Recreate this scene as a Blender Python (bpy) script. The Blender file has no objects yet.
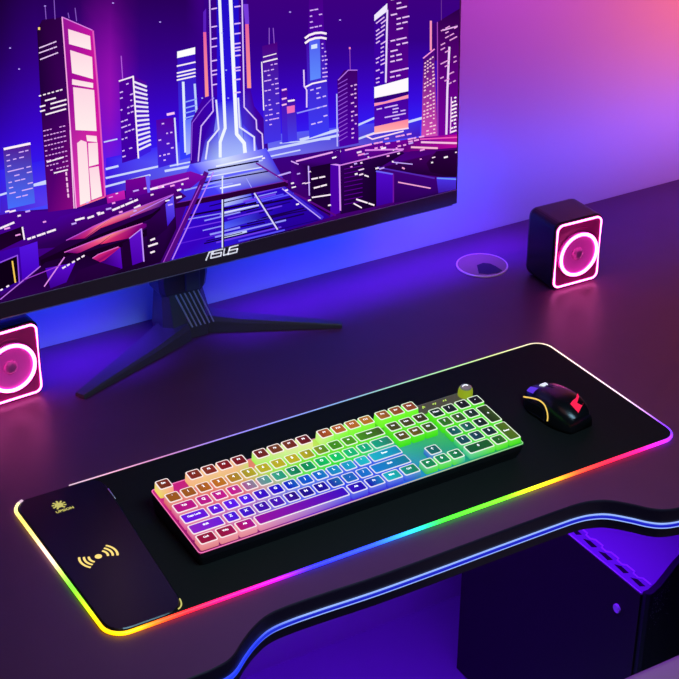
import bpy, bmesh, math, random
from mathutils import Vector, Matrix, Euler

scene = bpy.context.scene
COL = scene.collection
rnd = random.Random(7)

# ----------------------------------------------------------------- camera constants
# desk top is z = 0, floor z = FLOOR; x runs along the desk, y towards the wall
F_PX, CX = 1662.0, 339.5
CAM = Vector((-0.5270, -1.3384, 1.1590))
RX = Vector((0.85663897, -0.51586986, 0.00692573))      # image right
RY = Vector((-0.24598185, -0.42019700, -0.87345716))    # image down
RZ = Vector((0.45350040, 0.74653383, -0.48685175))      # view direction
FLOOR = -0.74
WALL_Y = 0.634

cam_data = bpy.data.cameras.new('camera')
cam_data.sensor_width = 36
cam_data.lens = F_PX / 679 * 36
cam_data.clip_start = 0.01
cam = bpy.data.objects.new('camera', cam_data)
m = Matrix.Identity(4)
for i, v in enumerate((RX, -RY, -RZ)):
    for j in range(3):
        m[j][i] = v[j]
m.translation = CAM
cam.matrix_world = m
COL.objects.link(cam)
scene.camera = cam

vs = scene.view_settings
vs.view_transform = 'Standard'
vs.look = 'None'
vs.gamma = 1.0
vs.exposure = 0.0
vs.use_curve_mapping = False


# ----------------------------------------------------------------- colour and materials
def lin(c):
    c /= 255.0
    return c / 12.92 if c <= 0.04045 else ((c + 0.055) / 1.055) ** 2.4


def C(r, g, b):
    return (lin(r), lin(g), lin(b), 1.0)


def mix(a, b, t):
    return tuple(a[i] + (b[i] - a[i]) * t for i in range(3)) + (1.0,)


def ramp(stops, t):
    """stops: [(pos, (r,g,b) in 0..255)], result linear"""
    if t <= stops[0][0]:
        return C(*stops[0][1])
    for (a, ca), (b, cb) in zip(stops, stops[1:]):
        if t <= b:
            k = (t - a) / (b - a)
            return C(*[ca[i] + (cb[i] - ca[i]) * k for i in range(3)])
    return C(*stops[-1][1])


def mat(name, base=(0.02, 0.02, 0.02, 1), rough=0.5, metal=0.0, emit=None, strength=1.0, attr=False,
        spec=0.5, noise=0.0, noise_scale=40.0, bump=0.0, bump_scale=200.0, coat=0.0):
    mt = bpy.data.materials.new(name)
    mt.use_nodes = True
    nt = mt.node_tree
    b = nt.nodes['Principled BSDF']
    b.inputs['Base Color'].default_value = base
    b.inputs['Roughness'].default_value = rough
    b.inputs['Metallic'].default_value = metal
    b.inputs['Specular IOR Level'].default_value = spec
    b.inputs['Coat Weight'].default_value = coat
    if emit is not None:
        b.inputs['Emission Color'].default_value = emit
        b.inputs['Emission Strength'].default_value = strength
    if attr:
        at = nt.nodes.new('ShaderNodeAttribute')
        at.attribute_name = 'glow'
        nt.links.new(at.outputs['Color'], b.inputs['Emission Color'])
        b.inputs['Emission Strength'].default_value = strength
    if noise or bump:
        tc = nt.nodes.new('ShaderNodeTexCoord')
        nz = nt.nodes.new('ShaderNodeTexNoise')
        nt.links.new(tc.outputs['Object'], nz.inputs['Vector'])
        if noise:
            nz.inputs['Scale'].default_value = noise_scale
            nz.inputs['Detail'].default_value = 6
            mx = nt.nodes.new('ShaderNodeMix')
            mx.data_type = 'RGBA'
            mx.inputs['A'].default_value = tuple(c * (1 - noise) for c in base[:3]) + (1,)
            mx.inputs['B'].default_value = tuple(c * (1 + noise) for c in base[:3]) + (1,)
            nt.links.new(nz.outputs['Fac'], mx.inputs['Factor'])
            nt.links.new(mx.outputs['Result'], b.inputs['Base Color'])
        if bump:
            nb = nt.nodes.new('ShaderNodeTexNoise')
            nb.inputs['Scale'].default_value = bump_scale
            nb.inputs['Detail'].default_value = 4
            nt.links.new(tc.outputs['Object'], nb.inputs['Vector'])
            bp = nt.nodes.new('ShaderNodeBump')
            bp.inputs['Strength'].default_value = bump
            bp.inputs['Distance'].default_value = 0.001
            nt.links.new(nb.outputs['Fac'], bp.inputs['Height'])
            nt.links.new(bp.outputs['Normal'], b.inputs['Normal'])
    return mt


M = {}
M['wall'] = mat('wall_paint', (0.62, 0.60, 0.66, 1), 0.75, noise=0.03, noise_scale=3, bump=0.05, bump_scale=300)
M['floor'] = mat('floor_matte', (0.30, 0.28, 0.36, 1), 0.6, noise=0.1, noise_scale=6)
M['desk'] = mat('desk_laminate', (0.112, 0.026, 0.085, 1), 0.42, noise=0.10, noise_scale=25, bump=0.06, bump_scale=900)
M['desk_edge'] = mat('desk_edge_band', (0.014, 0.006, 0.018, 1), 0.32)
M['mat'] = mat('mat_cloth', (0.010, 0.010, 0.009, 1), 0.75, spec=0.12, bump=0.15, bump_scale=2500)
M['pad'] = mat('charger_plastic', (0.006, 0.004, 0.008, 1), 0.28, spec=0.45)
M['seam'] = mat('seam_trim', (0.75, 0.7, 0.85, 1), 0.3, metal=0.6)
M['gold'] = mat('gold_glow', (0.2, 0.15, 0.05, 1), 0.5, emit=C(255, 222, 120), strength=1.0)
M['gold_dim'] = mat('gold_print', (0.3, 0.28, 0.1, 1), 0.5, emit=C(190, 180, 85), strength=1.0)
M['mat_led'] = mat('rainbow_tube', (0.02, 0.02, 0.02, 1), 0.4, attr=True, strength=2.6)
M['desk_led'] = mat('edge_neon', (0.02, 0.02, 0.02, 1), 0.4, attr=True, strength=1.1)
M['black'] = mat('black_plastic', (0.008, 0.008, 0.010, 1), 0.38)
M['bezel'] = mat('bezel_plastic', (0.075, 0.032, 0.085, 1), 0.5)
M['bezel_line'] = mat('bezel_rim', (0.35, 0.25, 0.5, 1), 0.3)
M['stand'] = mat('stand_metal', (0.075, 0.050, 0.070, 1), 0.30)
M['rib'] = mat('stand_rib', (0.42, 0.38, 0.42, 1), 0.3)
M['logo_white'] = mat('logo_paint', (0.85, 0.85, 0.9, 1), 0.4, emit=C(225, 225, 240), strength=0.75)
M['screen'] = mat('screen_pixels', (0, 0, 0, 1), 0.5, attr=True, strength=1.0, spec=0.0)
M['spk'] = mat('speaker_case', (0.010, 0.008, 0.012, 1), 0.36)
M['spk_face'] = mat('speaker_face', (0.42, 0.02, 0.20, 1), 0.35)
M['cone'] = mat('speaker_cone', (0.85, 0.12, 0.70, 1), 0.35)
M['cap'] = mat('dust_cap', (0.6, 0.10, 0.45, 1), 0.25)
M['neon'] = mat('pink_neon', (0.5, 0.2, 0.4, 1), 0.4, emit=(1.0, 0.13, 0.54, 1), strength=10)
M['neon_frame'] = mat('pink_frame_neon', (0.5, 0.2, 0.4, 1), 0.4, emit=(1.0, 0.13, 0.52, 1), strength=10)
M['grommet'] = mat('grommet_plastic', (0.24, 0.18, 0.08, 1), 0.45)
M['grommet_rim'] = mat('grommet_rim', (0.8, 0.7, 0.5, 1), 0.35)
M['hole'] = mat('hole_black', (0.004, 0.003, 0.005, 1), 0.6)
M['kb_case'] = mat('keyboard_case', (0.008, 0.007, 0.010, 1), 0.4)
M['kb_plate'] = mat('keyboard_plate', (0.02, 0.02, 0.02, 1), 0.5, attr=True, strength=1.0)
M['skirt'] = mat('keycap_skirt', (0.008, 0.008, 0.008, 1), 0.4, attr=True, strength=1.0, spec=0.15)
M['legend'] = mat('legend_white', (0.8, 0.8, 0.8, 1), 0.5, emit=C(255, 250, 250), strength=1.0)
M['knob'] = mat('knob_translucent', (0.10, 0.10, 0.02, 1), 0.3, emit=C(150, 165, 20), strength=0.8)
M['knob_top'] = mat('knob_cap', (0.30, 0.30, 0.28, 1), 0.25, metal=0.4, emit=C(70, 75, 45), strength=1.0)
M['icon'] = mat('icon_glow', (0.2, 0.2, 0.05, 1), 0.5, emit=C(190, 225, 90), strength=1.0)
M['strip'] = mat('indicator_strip', (0.05, 0.05, 0.03, 1), 0.5, emit=C(62, 58, 42), strength=1.0)
M['mouse'] = mat('mouse_shell', (0.006, 0.006, 0.008, 1), 0.26)
M['mouse_side'] = mat('mouse_side', (0.004, 0.004, 0.004, 1), 0.6)
M['mouse_led'] = mat('mouse_led', (0.1, 0.1, 0.05, 1), 0.5, emit=C(250, 205, 90), strength=1.0)
M['mouse_red'] = mat('mouse_badge_glow', (0.1, 0.01, 0.02, 1), 0.5, emit=C(255, 25, 75), strength=1.0)
M['mouse_white'] = mat('mouse_wheel_glow', (0.8, 0.8, 0.8, 1), 0.4, emit=C(235, 235, 245), strength=0.8)
M['mouse_reflection'] = mat('mouse_painted_reflection', (0.1, 0.05, 0.3, 1), 0.4, emit=C(92, 50, 205), strength=0.9)
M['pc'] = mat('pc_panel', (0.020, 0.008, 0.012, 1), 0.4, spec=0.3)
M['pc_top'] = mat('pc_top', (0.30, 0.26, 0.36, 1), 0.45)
M['pc_front'] = mat('pc_front', (0.012, 0.010, 0.014, 1), 0.6, noise=0.4, noise_scale=400)
M['chrome'] = mat('chrome_trim', (0.85, 0.8, 0.85, 1), 0.25)
M['seat'] = mat('seat_leather', (0.55, 0.26, 0.20, 1), 0.55, bump=0.2, bump_scale=200)
M['chair_metal'] = mat('chair_metal', (0.05, 0.05, 0.06, 1), 0.35, metal=0.8)


# ----------------------------------------------------------------- mesh helpers
def link(name, bm, mats, parent=None, smooth=False, recalc=True):
    if recalc:
        bmesh.ops.recalc_face_normals(bm, faces=bm.faces)
    me = bpy.data.meshes.new(name)
    bm.to_mesh(me)
    bm.free()
    if not isinstance(mats, (list, tuple)):
        mats = [mats]
    for x in mats:
        me.materials.append(x)
    if smooth:
        me.polygons.foreach_set('use_smooth', [True] * len(me.polygons))
    o = bpy.data.objects.new(name, me)
    COL.objects.link(o)
    if parent is not None:
        o.parent = parent
    return o


def thing(name, label, cat, loc=(0, 0, 0), rz=0.0, rx=0.0, group=None):
    o = bpy.data.objects.new(name, None)
    o.empty_display_size = 0.02
    COL.objects.link(o)
    o.location = loc
    o.rotation_euler = (rx, 0, rz)
    o['label'] = label
    o['category'] = cat
    if group:
        o['group'] = group
    return o


def tag(o, label, cat, group=None):
    o['label'] = label
    o['category'] = cat
    if group:
        o['group'] = group
    return o


def struct(o):
    o['kind'] = 'structure'
    return o


def box(bm, lo, hi, bevel=0.0, seg=2):
    r = bmesh.ops.create_cube(bm, size=1.0)
    vs_ = r['verts']
    for v in vs_:
        v.co = Vector([lo[i] + (v.co[i] + 0.5) * (hi[i] - lo[i]) for i in range(3)])
    if bevel:
        es = list({e for v in vs_ for e in v.link_edges})
        bmesh.ops.bevel(bm, geom=es, offset=bevel, segments=seg, profile=0.5, affect='EDGES')


def rings_to_mesh(bm, rings, closed=True, cap0=False, cap1=False, mi=0):
    """rings: list of equal-length point lists"""
    vr = [[bm.verts.new(p) for p in r] for r in rings]
    n = len(vr[0])
    for a, b in zip(vr, vr[1:]):
        for i in range(n if closed else n - 1):
            j = (i + 1) % n
            f = bm.faces.new((a[i], a[j], b[j], b[i]))
            f.material_index = mi
    if cap0:
        bm.faces.new(vr[0][::-1]).material_index = mi
    if cap1:
        bm.faces.new(vr[-1]).material_index = mi
    return vr


def rrect(x0, y0, x1, y1, r, n=6):
    pts = []
    for cx, cy, a0 in ((x1 - r, y0 + r, -90), (x1 - r, y1 - r, 0), (x0 + r, y1 - r, 90), (x0 + r, y0 + r, 180)):
        for k in range(n + 1):
            a = math.radians(a0 + 90 * k / n)
            pts.append((cx + r * math.cos(a), cy + r * math.sin(a)))
    return pts


def prism(bm, pts, z0, z1, mi=0, inset=0.0, inset_h=0.0):
    """extrude closed 2D outline from z0 to z1, optional small chamfer at top"""
    rings = [[(x, y, z0) for x, y in pts]]
    if inset:
        cx = sum(p[0] for p in pts) / len(pts)
        cy = sum(p[1] for p in pts) / len(pts)
        rings.append([(x, y, z1 - inset_h) for x, y in pts])
        off = offset_loop(pts, -inset)
        rings.append([(x, y, z1) for x, y in off])
    else:
        rings.append([(x, y, z1) for x, y in pts])
    return rings_to_mesh(bm, rings, True, True, True, mi)


def offset_loop(pts, d):
    """offset a CCW loop outward by d"""
    n = len(pts)
    out = []
    for i in range(n):
        p0, p1, p2 = Vector(pts[i - 1]), Vector(pts[i]), Vector(pts[(i + 1) % n])
        a, b = p1 - p0, p2 - p1
        na = Vector((a.y, -a.x)).normalized() if a.length > 1e-9 else Vector((0, 0))
        nb = Vector((b.y, -b.x)).normalized() if b.length > 1e-9 else na
        nn = na + nb
        if nn.length < 1e-6:
            nn = na
        nn.normalize()
        k = max(0.5, nn.dot(nb))
        out.append(tuple(p1 + nn * d / k))
    return out


def frame_from(t, up=Vector((0, 0, 1))):
    t = t.normalized()
    s = t.cross(up)
    if s.length < 1e-5:
        s = t.cross(Vector((0, 1, 0)))
    s.normalize()
    return s, s.cross(t).normalized()


def tube(bm, pts, r, n=8, closed=False, cap=True, squash=1.0):
    pts = [Vector(p) for p in pts]
    rings = []
    m_ = len(pts)
    for i, p in enumerate(pts):
        if closed:
            t = pts[(i + 1) % m_] - pts[i - 1]
        else:
            t = pts[min(i + 1, m_ - 1)] - pts[max(i - 1, 0)]
        s, u = frame_from(t)
        rr = r(i / max(1, m_ - 1)) if callable(r) else r
        rings.append([p + s * rr * math.cos(2 * math.pi * k / n) + u * rr * squash * math.sin(2 * math.pi * k / n) for k in range(n)])
    if closed:
        rings.append(rings[0])
        vr = [[bm.verts.new(q) for q in rg] for rg in rings[:-1]]
        for i in range(m_):
            a, b = vr[i], vr[(i + 1) % m_]
            for k in range(n):
                bm.faces.new((a[k], a[(k + 1) % n], b[(k + 1) % n], b[k]))
        return vr
    return rings_to_mesh(bm, rings, True, cap, cap)


def lathe(bm, prof, n=40, mi=0, M4=None):
    """prof: [(radius, z)] about z"""
    rings = []
    for r, z in prof:
        rings.append([Vector((r * math.cos(2 * math.pi * k / n), r * math.sin(2 * math.pi * k / n), z)) for k in range(n)])
    if M4 is not None:
        rings = [[M4 @ p for p in rg] for rg in rings]
    return rings_to_mesh(bm, rings, True, True, True, mi)


def set_glow(o, fn):
    """per-corner colour attribute from fn(face, vertex index, co)"""
    me = o.data
    at = me.attributes.new('glow', 'FLOAT_COLOR', 'CORNER')
    for p in me.polygons:
        for li in p.loop_indices:
            vi = me.loops[li].vertex_index
            at.data[li].color = fn(p, vi, me.vertices[vi].co)


def text_mesh(name, s, size, material, parent, loc, rz=0.0, rx=0.0, shear=0.0, extrude=0.00006):
    cu = bpy.data.curves.new(name, 'FONT')
    cu.body = s
    cu.size = size
    cu.align_x = 'CENTER'
    cu.align_y = 'CENTER'
    cu.extrude = extrude
    cu.offset = size * 0.03
    cu.resolution_u = 2
    cu.shear = shear
    tmp = bpy.data.objects.new(name + '_tmp', cu)
    COL.objects.link(tmp)
    dg = bpy.context.evaluated_depsgraph_get()
    me = bpy.data.meshes.new_from_object(tmp.evaluated_get(dg))
    COL.objects.unlink(tmp)
    bpy.data.objects.remove(tmp)
    me.materials.clear()
    me.materials.append(material)
    o = bpy.data.objects.new(name, me)
    COL.objects.link(o)
    o.parent = parent
    o.location = loc
    o.rotation_euler = (rx, 0, rz)
    return o


def catmull(pts, k=8):
    out = []
    P_ = [Vector(p) for p in pts]
    for i in range(len(P_) - 1):
        p0, p1, p2, p3 = P_[max(i - 1, 0)], P_[i], P_[i + 1], P_[min(i + 2, len(P_) - 1)]
        for j in range(k):
            t = j / k
            out.append(0.5 * ((2 * p1) + (-p0 + p2) * t + (2 * p0 - 5 * p1 + 4 * p2 - p3) * t * t + (-p0 + 3 * p1 - 3 * p2 + p3) * t ** 3))
    out.append(P_[-1])
    return out


# ----------------------------------------------------------------- the setting
bm = bmesh.new(); box(bm, (-1.6, -1.6, FLOOR - 0.04), (2.6, WALL_Y + 0.1, FLOOR)); struct(link('floor', bm, M['floor']))
bm = bmesh.new(); box(bm, (-1.6, WALL_Y, FLOOR), (2.6, WALL_Y + 0.1, 1.7)); struct(link('wall_back', bm, M['wall']))

# ----------------------------------------------------------------- desk
desk = thing('desk', 'wide black gaming desk with a wavy front edge carrying a blue light strip', 'desk', (0, 0, FLOOR))
front = [(-0.62, -0.118), (-0.3, -0.113), (-0.05, -0.1085), (0.041, -0.1075), (0.070, -0.1065), (0.0945, -0.1005),
         (0.120, -0.081), (0.140, -0.0675), (0.162, -0.0575), (0.188, -0.0545), (0.231, -0.0555), (0.30, -0.0590), (0.375, -0.0600),
         (0.475, -0.0600), (0.560, -0.0605), (0.590, -0.0615), (0.610, -0.0655), (0.6285, -0.0750), (0.6465, -0.0950),
         (0.660, -0.1130), (0.674, -0.1245), (0.695, -0.1310), (0.73, -0.1335), (0.80, -0.1345), (1.1, -0.135), (1.75, -0.135)]
fr = [(p.x, p.y) for p in catmull([(x, y, 0) for x, y in front], 6)]
outline = fr + [(1.75, WALL_Y - 0.002), (-0.62, WALL_Y - 0.002)]
TH = 0.042
bm = bmesh.new()
inner = offset_loop(outline, -0.0022)
rings = [[(x, y, -TH - FLOOR) for x, y in inner], [(x, y, -TH + 0.002 - FLOOR) for x, y in outline],
         [(x, y, -0.0022 - FLOOR) for x, y in outline], [(x, y, -0.0007 - FLOOR) for x, y in offset_loop(outline, -0.0007)],
         [(x, y, -FLOOR) for x, y in inner]]
vr = rings_to_mesh(bm, rings, True, True, True, 1)
bm.faces.ensure_lookup_table()
bm.faces[-1].material_index = 0
link('desktop', bm, [M['desk'], M['desk_edge']], desk)
# neon strip along the edge: two pale rims and a deep blue core
def led_path(z, out):
    off = offset_loop(outline, out)[:len(fr)]
    return [(x, y, z - FLOOR) for x, y in off]
bm = bmesh.new(); tube(bm, led_path(-0.0225, 0.0004), 0.0028, 8)
core = link('light_strip', bm, M['desk_led'], desk, smooth=True)
set_glow(core, lambda p, i, co: mix(C(16, 16, 190), C(30, 60, 250), min(1, max(0, (0.2 - co.x) / 0.12))))
for dz in (0.0031, -0.0031):
    bm = bmesh.new(); tube(bm, led_path(-0.0225 + dz, 0.0012), 0.0010, 6)
    o = link('strip_rim', bm, M['desk_led'], desk, smooth=True)
    set_glow(o, lambda p, i, co: mix(C(150, 180, 255), C(50, 70, 250), min(1, max(0, (0.21 - co.x) / 0.07))))
# frame legs at both ends
for x in (-0.45, 1.52):
    bm = bmesh.new()
    box(bm, (x - 0.035, 0.20, 0.03), (x + 0.035, 0.28, -FLOOR - TH), 0.004)
    box(bm, (x - 0.035, -0.08, 0.0), (x + 0.035, 0.58, 0.03), 0.004)
    link('leg', bm, M['black'], desk)

# ----------------------------------------------------------------- mouse mat with rainbow edge
MT = 0.004
matt = thing('mouse_mat', 'long black desk mat with a rainbow light edge and charging pad under keyboard and mouse', 'mouse mat', (-0.0024, -0.0048, 0))
mo = rrect(-0.003, -0.004, 0.8, 0.29, 0.024, 10)
bm = bmesh.new(); prism(bm, offset_loop(mo, -0.001), 0.0003, MT, 0, 0.0008, 0.0006)
link('cloth', bm, M['mat'], matt)
# perimeter tube, counter-clockwise from the pad's far end: along the left edge, front, right, back
per = []
def seg(p, q, n):
    return [(p[0] + (q[0] - p[0]) * i / n, p[1] + (q[1] - p[1]) * i / n) for i in range(n)]
def arc(cx, cy, r, a0, a1, n):
    return [(cx + r * math.cos(math.radians(a0 + (a1 - a0) * i / n)), cy + r * math.sin(math.radians(a0 + (a1 - a0) * i / n))) for i in range(n)]
R_ = 0.024
per += arc(R_ - 0.003, 0.29 - R_, R_, 112, 180, 10) + seg((-0.003, 0.29 - R_), (-0.003, R_ - 0.004), 24) + arc(R_ - 0.003, R_ - 0.004, R_, 180, 270, 12)
per += seg((R_ - 0.003, -0.004), (0.8 - R_, -0.004), 80) + arc(0.8 - R_, R_ - 0.004, R_, 270, 360, 12) + seg((0.8, R_ - 0.004), (0.8, 0.29 - R_), 24)
per += arc(0.8 - R_, 0.29 - R_, R_, 0, 90, 12) + seg((0.8 - R_, 0.29), (0.074, 0.29), 70) + [(0.074, 0.29)]
bm = bmesh.new(); tube(bm, [(x, y, 0.0030) for x, y in per], lambda t: 0.0024 if t < 0.52 else max(0.0014, 0.0024 - (t - 0.52) * 0.03), 8)
led = link('light_edge', bm, M['mat_led'], matt, smooth=True)
FRONT = [(0.0, (255, 190, 0)), (0.03, (255, 170, 0)), (0.055, (255, 90, 20)), (0.085, (250, 35, 40)), (0.13, (240, 10, 110)), (0.175, (225, 0, 150)),
         (0.215, (150, 10, 220)), (0.25, (40, 40, 255)), (0.33, (40, 70, 255)), (0.375, (40, 160, 255)), (0.405, (30, 220, 150)),
         (0.43, (60, 255, 40)), (0.52, (110, 255, 30)), (0.56, (220, 235, 20)), (0.60, (255, 170, 20)), (0.635, (255, 70, 40)),
         (0.68, (255, 30, 60)), (0.73, (255, 20, 120)), (0.765, (200, 30, 220)), (0.80, (110, 50, 255))]
LEFT = [(0.0, (255, 190, 0)), (0.03, (250, 200, 0)), (0.06, (190, 250, 30)), (0.10, (110, 245, 50)), (0.13, (190, 240, 90)), (0.15, (255, 225, 190)),
        (0.185, (255, 200, 190)), (0.21, (255, 225, 130)), (0.25, (240, 205, 90)), (0.29, (235, 220, 170))]
BACK = [(0.074, (200, 170, 190)), (0.13, (225, 160, 190)), (0.2, (190, 120, 175)), (0.27, (150, 120, 215)), (0.34, (130, 125, 225)),
        (0.45, (120, 150, 205)), (0.55, (140, 190, 170)), (0.65, (170, 215, 150)), (0.72, (215, 220, 150)), (0.8, (245, 225, 195))]
RIGHT = [(0.0, (110, 50, 255)), (0.03, (130, 60, 240)), (0.06, (190, 130, 230)), (0.10, (240, 205, 235)), (0.2, (250, 215, 220)), (0.29, (245, 225, 195))]
def led_col(p, i, co):
    d = {'l': co.x, 'f': co.y + 0.004, 'r': 0.8 - co.x, 'b': 0.29 - co.y}
    k = min(d, key=d.get)
    if k == 'l':
        return mix((0, 0, 0), ramp(LEFT, co.y), 0.75)
    if k == 'f':
        return ramp(FRONT, co.x)
    if k == 'r':
        return mix((0, 0, 0), ramp(RIGHT, co.y), 0.72)
    return mix((0, 0, 0), ramp(BACK, co.x), 0.55)
set_glow(led, led_col)
# charging pad
bm = bmesh.new()
def round_poly(corners, rad, n=8):
    out = []
    for i in range(len(corners)):
        p0, p1, p2 = Vector(corners[i - 1]), Vector(corners[i]), Vector(corners[(i + 1) % len(corners)])
        a, b = p1 + (p0 - p1).normalized() * rad, p1 + (p2 - p1).normalized() * rad
        for k in range(n + 1):
            t = k / n
            out.append(tuple(a * (1 - t) ** 2 + p1 * 2 * t * (1 - t) + b * t * t))
    return out
pad_pts = round_poly([(0.0, -0.0005), (0.0895, -0.0005), (0.114, 0.2865), (0.0, 0.2865)], 0.026)
prism(bm, pad_pts, MT - 0.0002, MT + 0.0022, 0, 0.0012, 0.0010)
pad = link('charging_pad', bm, M['pad'], matt)
bm = bmesh.new(); tube(bm, [(0.1112, 0.256, MT + 0.0020), (0.1105, 0.245, MT + 0.0020), (0.1098, 0.232, MT + 0.0020)], 0.0009, 6); link('edge_accent', bm, M['seam'], pad, True)
q0, q1, q2 = Vector((0.0770, 0.0012)), Vector((0.0885, 0.0004)), Vector((0.0905, 0.0170))
bm = bmesh.new(); tube(bm, [tuple(q0 * (1 - t) ** 2 + q1 * 2 * t * (1 - t) + q2 * t * t) + (MT + 0.0019,) for t in (k / 10 for k in range(2, 11))], 0.0009, 6); link('edge_accent', bm, M['gold_dim'], pad, True)
# wireless charging symbol: dot and two fans of three arcs
ZP = MT + 0.0024
bm = bmesh.new(); lathe(bm, [(0.0042, ZP - 0.0003), (0.0042, ZP), (0.0036, ZP + 0.0001)], 20, 0, Matrix.Translation((0.0445, 0.1345, 0)))
for a0 in (12, 192):
    for r in (0.011, 0.0165, 0.022):
        tube(bm, [(x, y, ZP) for x, y in arc(0.0445, 0.1345, r, a0 - 37, a0 + 37, 12)] , 0.0014, 6, squash=0.3)
sym = link('charging_symbol', bm, M['gold'], pad)
# round emblem with rays over small lettering
bm = bmesh.new()
cx, cy = 0.0455, 0.2535
lathe(bm, [(0.0052, ZP - 0.0003), (0.0052, ZP), (0.0047, ZP + 0.0001)], 16, 0, Matrix.Translation((cx, cy, 0)))
for k in range(9):
    a = math.radians(-60 + k * 37)
    tube(bm, [(cx + 0.0055 * math.cos(a), cy + 0.0055 * math.sin(a), ZP), (cx + 0.0088 * math.cos(a), cy + 0.0088 * math.sin(a), ZP)], 0.0012, 6, squash=0.3)
link('emblem', bm, M['gold_dim'], pad)
text_mesh('lettering', 'UPSION', 0.0065, M['gold_dim'], pad, (0.0478, 0.2405, ZP), 0.0)

# ----------------------------------------------------------------- keyboard
U = 0.02012
KX, KY = 0.1325, 0.0515
KT = math.radians(5.2)
KW, KD, KH = 0.4573, 0.1285, 0.0225     # plate width, depth, height of plate top over the mat at the front
kb = thing('keyboard', 'full size mechanical keyboard with rainbow lit keycaps and a knob on the mat', 'keyboard', (KX, KY, MT + 0.0004), 0.0, KT)
t_ = math.tan(KT)
bm = bmesh.new()
co = rrect(0, 0, KW, KD, 0.004, 4)
low = [(0.004 + x * (KW - 0.008) / KW, 0.004 + y * (KD - 0.006) / KD) for x, y in co]
rings_to_mesh(bm, [[(x, y, -t_ * y) for x, y in low], [(x, y, KH - 0.008) for x, y in co], [(x, y, KH - 0.0012) for x, y in co]], True, True, True)
link('case', bm, M['kb_case'], kb)
PLATE_F = [(0, (130, 0, 85)), (0.10, (135, 5, 115)), (0.14, (110, 0, 190)), (0.24, (60, 0, 190)), (0.28, (30, 90, 220)), (0.31, (20, 140, 190)), (0.36, (10, 150, 130)),
           (0.40, (10, 150, 110)), (0.46, (50, 170, 40))]
PLATE_B = [(0, (200, 0, 125)), (0.06, (190, 0, 110)), (0.10, (230, 60, 90)), (0.16, (220, 180, 110)), (0.22, (190, 230, 80)), (0.28, (90, 200, 30)), (0.33, (60, 190, 30)),
           (0.40, (90, 210, 20)), (0.46, (60, 130, 30))]
def plate_col(p, i, co):
    return mix(ramp(PLATE_F, co.x), ramp(PLATE_B, co.x), min(1, max(0, (co.y - 0.02) / 0.085)))
bm = bmesh.new()
nx, ny = 48, 12
gv = [[bm.verts.new((KW * (0.002 + 0.996 * i / nx), KD * (0.006 + 0.988 * j / ny), KH)) for j in range(ny + 1)] for i in range(nx + 1)]
for i in range(nx):
    for j in range(ny):
        bm.faces.new((gv[i][j], gv[i + 1][j], gv[i + 1][j + 1], gv[i][j + 1]))
bd = [e for e in bm.edges if e.is_boundary]
r = bmesh.ops.extrude_edge_only(bm, edges=bd)
for v in [g for g in r['geom'] if isinstance(g, bmesh.types.BMVert)]:
    v.co.z -= 0.0015
pl = link('key_plate', bm, M['kb_plate'], kb)
set_glow(pl, plate_col)
# thin glowing rim of the plate
bm = bmesh.new()
tube(bm, [(x, y, KH + 0.0002) for x, y in rrect(0.0004, 0.0004, KW - 0.0004, KD - 0.0004, 0.004, 4)], 0.0006, 6, closed=True)
rim = link('plate_rim', bm, M['kb_plate'], kb)
RIM = [(0, (255, 120, 190)), (0.10, (255, 90, 200)), (0.16, (150, 40, 220)), (0.25, (90, 40, 220)), (0.33, (40, 110, 210)), (0.40, (60, 190, 140)), (0.457, (150, 220, 140))]
set_glow(rim, lambda p, i, co: ramp(RIM, co.x) if co.y < 0.03 or co.x < 0.02 else mix((0, 0, 0), ramp(RIM, co.x), 0.25))
# indicator strip above the number pad
MX, MY = 0.0024, 0.0012
bm = bmesh.new(); box(bm, (MX + 18.45 * U, KD - 0.0195, KH - 0.001), (KW - 0.003, KD - 0.0015, KH + 0.0022), 0.001)
st = link('indicator_strip', bm, M['strip'], kb)
for k in range(3):
    bm = bmesh.new()
    x, y = MX + (18.95 + 0.82 * k) * U, KD - 0.0085
    if k == 0:
        tube(bm, [(x - 0.002, y - 0.002, KH + 0.0023), (x, y + 0.0022, KH + 0.0023), (x + 0.0018, y - 0.0008, KH + 0.0023)], 0.0009, 5)
    elif k == 1:
        tube(bm, [(x - 0.0022, y, KH + 0.0023), (x - 0.0004, y + 0.001, KH + 0.0023)], 0.0009, 5)
        tube(bm, [(x + 0.0008, y - 0.0015, KH + 0.0023), (x + 0.0026, y + 0.0012, KH + 0.0023)], 0.0009, 5)
    else:
        tube(bm, [(x - 0.0026, y - 0.0004, KH + 0.0023), (x - 0.0010, y + 0.001, KH + 0.0023)], 0.0009, 5)
        tube(bm, [(x + 0.0012, y - 0.001, KH + 0.0023), (x + 0.0020, y + 0.0014, KH + 0.0023)], 0.0009, 5)
    link('indicator_light', bm, M['icon'], st)
# volume knob
bm = bmesh.new()
KNX, KNY = MX + 22.15 * U, KD - 0.0095
prof = [(0.0098, 0.0), (0.0098, 0.0065), (0.0090, 0.0110), (0.0078, 0.0130)]
lathe(bm, prof, 40, 0, Matrix.Translation((KNX, KNY, KH + 0.001)))
kn = link('knob', bm, M['knob'], kb, smooth=False)
bm = bmesh.new(); lathe(bm, [(0.0076, 0.0128), (0.0076, 0.0136), (0.0068, 0.0140), (0.0040, 0.0138)], 40, 0, Matrix.Translation((KNX, KNY, KH + 0.001)))
kc = link('knob_cap', bm, M['knob_top'], kn)
bm = bmesh.new(); tube(bm, [(x, y, KH + 0.0151) for x, y in arc(KNX, KNY, 0.0042, 20, 160, 12)], 0.0007, 5); link('knob_mark', bm, M['legend'], kc)

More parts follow.
